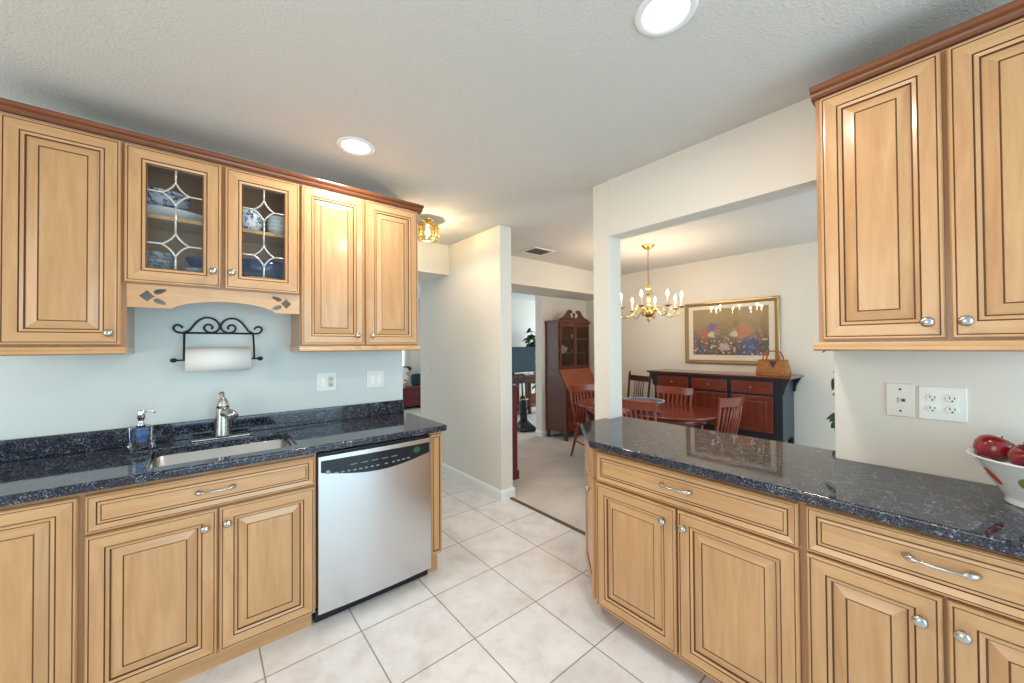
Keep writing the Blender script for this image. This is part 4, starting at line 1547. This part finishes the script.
# ------------------------------------------------------------------ living room: TV on its stand, plant, vacuum
tv = thing('television', 'flat-screen television on the wooden stand in the living room', 'television', (4.89, 5.86, .806))
MB().box((-.62, -.02, .050), (.62, .03, .575)).build('housing', black_pl, tv, bevel=.006)
scr = mat('teal_reflection_screen', srgb(24, 62, 74), .10, spec=1.0)  # switched-off screen, teal window reflection painted into the base colour
MB().box((-.605, -.0225, .066), (.605, -.0202, .562)).build('screen', scr, tv)
MB().box((-.05, -.005, .012), (.05, .025, .055)).build('neck', black_pl, tv)
MB().box((-.28, -.10, 0), (.28, .12, .012)).build('foot', black_pl, tv, bevel=.004)
ts = thing('tv_stand', 'dark cherry console table carrying the television', 'table', (4.84, 5.86, .006))
MB().box((-.72, -.22, .755), (.70, .24, .800)).build('top', cherry_h, ts, bevel=.005)
MB().box((-.66, -.20, .64), (.64, .22, .755)).build('apron', mahog, ts)
for sx in (-.66, .34, .595):
    for sy in (-.20, .175):
        MB().box((sx, sy, 0), (sx + .05, sy + .05, .64)).build('leg', mahog, ts, bevel=.003)
MB().box((-.66, -.17, .13), (.64, .19, .155)).build('shelf', mahog, ts)


def leafy(name, label, loc, stems, m=leaf_m, pot=None, cat='plant', leaf=.07, seed=1):
    rnd = random.Random(seed)
    t_ = thing(name, label, cat, loc)
    if pot:
        MB().lathe(pot[0], seg=24).build('pot', pot[1], t_)
    bs = MB()
    lv = MB()
    for pts in stems:
        sm = smooth_pts(pts, 5)
        bs.tube(sm, .006, 6)
        for i in range(3, len(sm)):
            for _ in range(2):
                if rnd.random() < .75:
                    a = rnd.uniform(0, 2 * PI)
                    d = Vector((math.cos(a), math.sin(a), rnd.uniform(-.7, .4))).normalized()
                    sd = d.cross(Vector((0, 0, 1))).normalized()
                    sd = Matrix.Rotation(rnd.uniform(-1.1, 1.1), 3, d) @ sd
                    upv = sd.cross(d)
                    ln = leaf * rnd.uniform(.7, 1.25)
                    base = sm[i]
                    pr = [(0, .06), (.25, .36), (.55, .40), (.8, .22)]
                    row = []
                    for f_, w_ in pr:
                        cpt = base + d * ln * f_ - Vector((0, 0, ln * .35 * f_ * f_))
                        row.append((lv.v(cpt + sd * ln * w_ * .7), lv.v(cpt - upv * ln * .03), lv.v(cpt - sd * ln * w_ * .7)))
                    tip = lv.v(base + d * ln - Vector((0, 0, ln * .35)))
                    for (a1, b1, c1), (a2, b2, c2) in zip(row, row[1:]):
                        lv.face([a1, b1, b2, a2], 0, True)
                        lv.face([b1, c1, c2, b2], 0, True)
                    lv.face([row[-1][0], row[-1][1], tip])
                    lv.face([row[-1][1], row[-1][2], tip])
    bs.build('stems', stem_m, t_)
    o = lv.build('foliage', m, t_)
    o['kind'] = 'stuff'
    return t_


POT = [(.10, 0), (.12, .02), (.145, .24), (.15, .27), (.135, .27), (.13, .23), (.0005, .22)]
leafy('tall_house_plant', 'tall thin-stemmed house plant beside the television', (6.02, 6.38, .006),
      [[(0, 0, .22), (.02, 0, .7), (-.02, 0, 1.2), (-.10, -.02, 1.55), (-.15, 0, 1.80)], [(.01, 0, .22), (.0, .03, .8), (-.06, .0, 1.25), (-.16, 0, 1.50), (-.24, 0, 1.62)], [(0, 0, .22), (.02, 0, .9), (-.05, 0, 1.3), (-.12, 0, 1.42), (-.2, 0, 1.36)], [(0, .01, .22), (.04, 0, .9), (.06, .03, 1.4), (.04, 0, 1.7)]],
      pot=(POT, mat('terracotta', srgb(150, 88, 62), .8)), leaf=.16, seed=3)
leafy('trailing_house_plant', 'leafy house plant mostly hidden behind the right wall, by the pass-through', (3.25, .385, .006),
      [[(0, 0, .22), (.02, .0, .8), (.0, .03, 1.3), (-.02, .09, 1.55), (-.02, .135, 1.42)], [(0, 0, .22), (.0, .03, .7), (.03, .06, 1.0), (0, .10, 1.22), (-.02, .13, 1.08)], [(0, 0, .22), (-.04, -.02, .7), (-.1, -.05, 1.2), (-.06, -.02, 1.6)], [(0, 0, .22), (.02, .05, .5), (.0, .09, .85), (0, .125, .95), (0, .14, .80)]],
      pot=(POT, white_cer), leaf=.085, seed=5)

vc = thing('upright_vacuum', 'black upright vacuum cleaner standing on the carpet by the television stand', 'vacuum cleaner', (4.13, 4.62, .006), math.radians(-20))
b = MB()
b.loops([[(q_[0], q_[1], z) for q_ in rrect(-a_, y0, a_, y1, .03, 4)] for a_, y0, y1, z in ((.140, -.15, .13, .012), (.145, -.155, .135, .03), (.135, -.13, .13, .075), (.085, -.02, .12, .13), (.055, .03, .10, .17))], 0, True)
b.build('head', black_pl, vc)
MB().tube(smooth_pts([(0, .07, .12), (.0, .085, .32), (.0, .10, .45), (0, .115, .56)], 4), [.045] + [.062] * 8 + [.056, .05, .045, .03], 14).build('canister', black_pl, vc)
MB().tube([(0, .115, .54), (0, .135, .72), (0, .145, .80)], .013, 10).build('pole', black_pl, vc)
MB().tube(smooth_pts([(0, .145, .79), (-.05, .15, .83), (-.055, .155, .88), (0, .16, .915), (.055, .155, .88), (.05, .15, .83), (0, .145, .79)], 4), .011, 8).build('handle', black_pl, vc)
MB().tube([(-.085, .06, .50), (.085, .06, .50)], .010, 8).build('cord_hook', brass, vc)
for sx in (-.12, .12):
    MB().lathe([(.022, -.012), (.026, 0), (.022, .012)], seg=14, mx=Matrix.Rotation(PI / 2, 4, 'Y')).build('wheel', slot, vc, (sx * .75, .135, .026))

# ------------------------------------------------------------------ room past the hall: chest with cushions
cs = thing('low_chest', 'low dark red chest of drawers in the room past the hall', 'chest', (3.45, 7.85, .006))
MB().box((-.55, 0, .06), (.55, .42, .455)).build('body', dark_w, cs)
MB().box((-.57, -.02, .4555), (.57, .43, .48)).build('top', red_w, cs, bevel=.005)
for sx in (-.53, .48):
    MB().box((sx, .02, 0), (sx + .05, .40, .06)).build('foot', dark_w, cs)
for r_ in range(2):
    for c_ in range(2):
        d = MB().box((-.53 + .535 * c_, -.014, .085 + .185 * r_), (-.005 + .535 * c_, -.0005, .258 + .185 * r_)).build('drawer', red_w, cs, bevel=.003)
        MB().lathe([(.008, 0), (.008, .01), (.018, .018), (.0005, .028)], seg=12, mx=Matrix.Rotation(PI / 2, 4, 'X')).build('knob', brass, d, (-.268 + .535 * c_, -.014, .17 + .185 * r_))


def cushion(name, label, loc, rot, w, h, d, m):
    b = MB()
    rings = []
    for f_, th in ((1.0, .02), (.97, .35), (.85, .75), (.6, .95), (.25, 1.0)):
        rings.append((f_, th))
    n_ = 40
    L = []
    for sg in (-1,):
        for f_, th in rings[::-1]:
            L.append([(x * f_, -d / 2 * th, y_ * f_) for x, y_ in sup(w / 2, h / 2, 4, n_)])
    for f_, th in rings:
        L.append([(x * f_, d / 2 * th, y_ * f_) for x, y_ in sup(w / 2, h / 2, 4, n_)])
    b.loops(L, 0, True)
    o = b.build(name, m, loc=loc)
    o.rotation_euler = rot
    return tag(o, label, 'cushion')


cushion('cushion', 'pale patterned cushion leaning on the low chest past the hall', (3.48, 8.05, .489 + .235), (-.12, .12, 0), .34, .44, .12, patterned('leaf_print_cloth', srgb(222, 220, 210), srgb(150, 128, 116), 14, .54))
cushion('cushion', 'dark teal cushion at the right end of the low chest past the hall', (3.83, 8.03, .489 + .150), (-.12, -.0, 0), .28, .28, .10, mat('teal_cloth', srgb(26, 52, 62), .8))
o = MB().lathe([(.10, 0), (.14, .03), (.15, .06), (.12, .10), (.0005, .12)], seg=24).build('dark_hat', mat('dark_green_felt', srgb(34, 50, 52), .8), loc=(3.66, 8.28, .835))
tag(o, 'dark rounded hat on a stand behind the pale cushion, past the hall', 'hat')
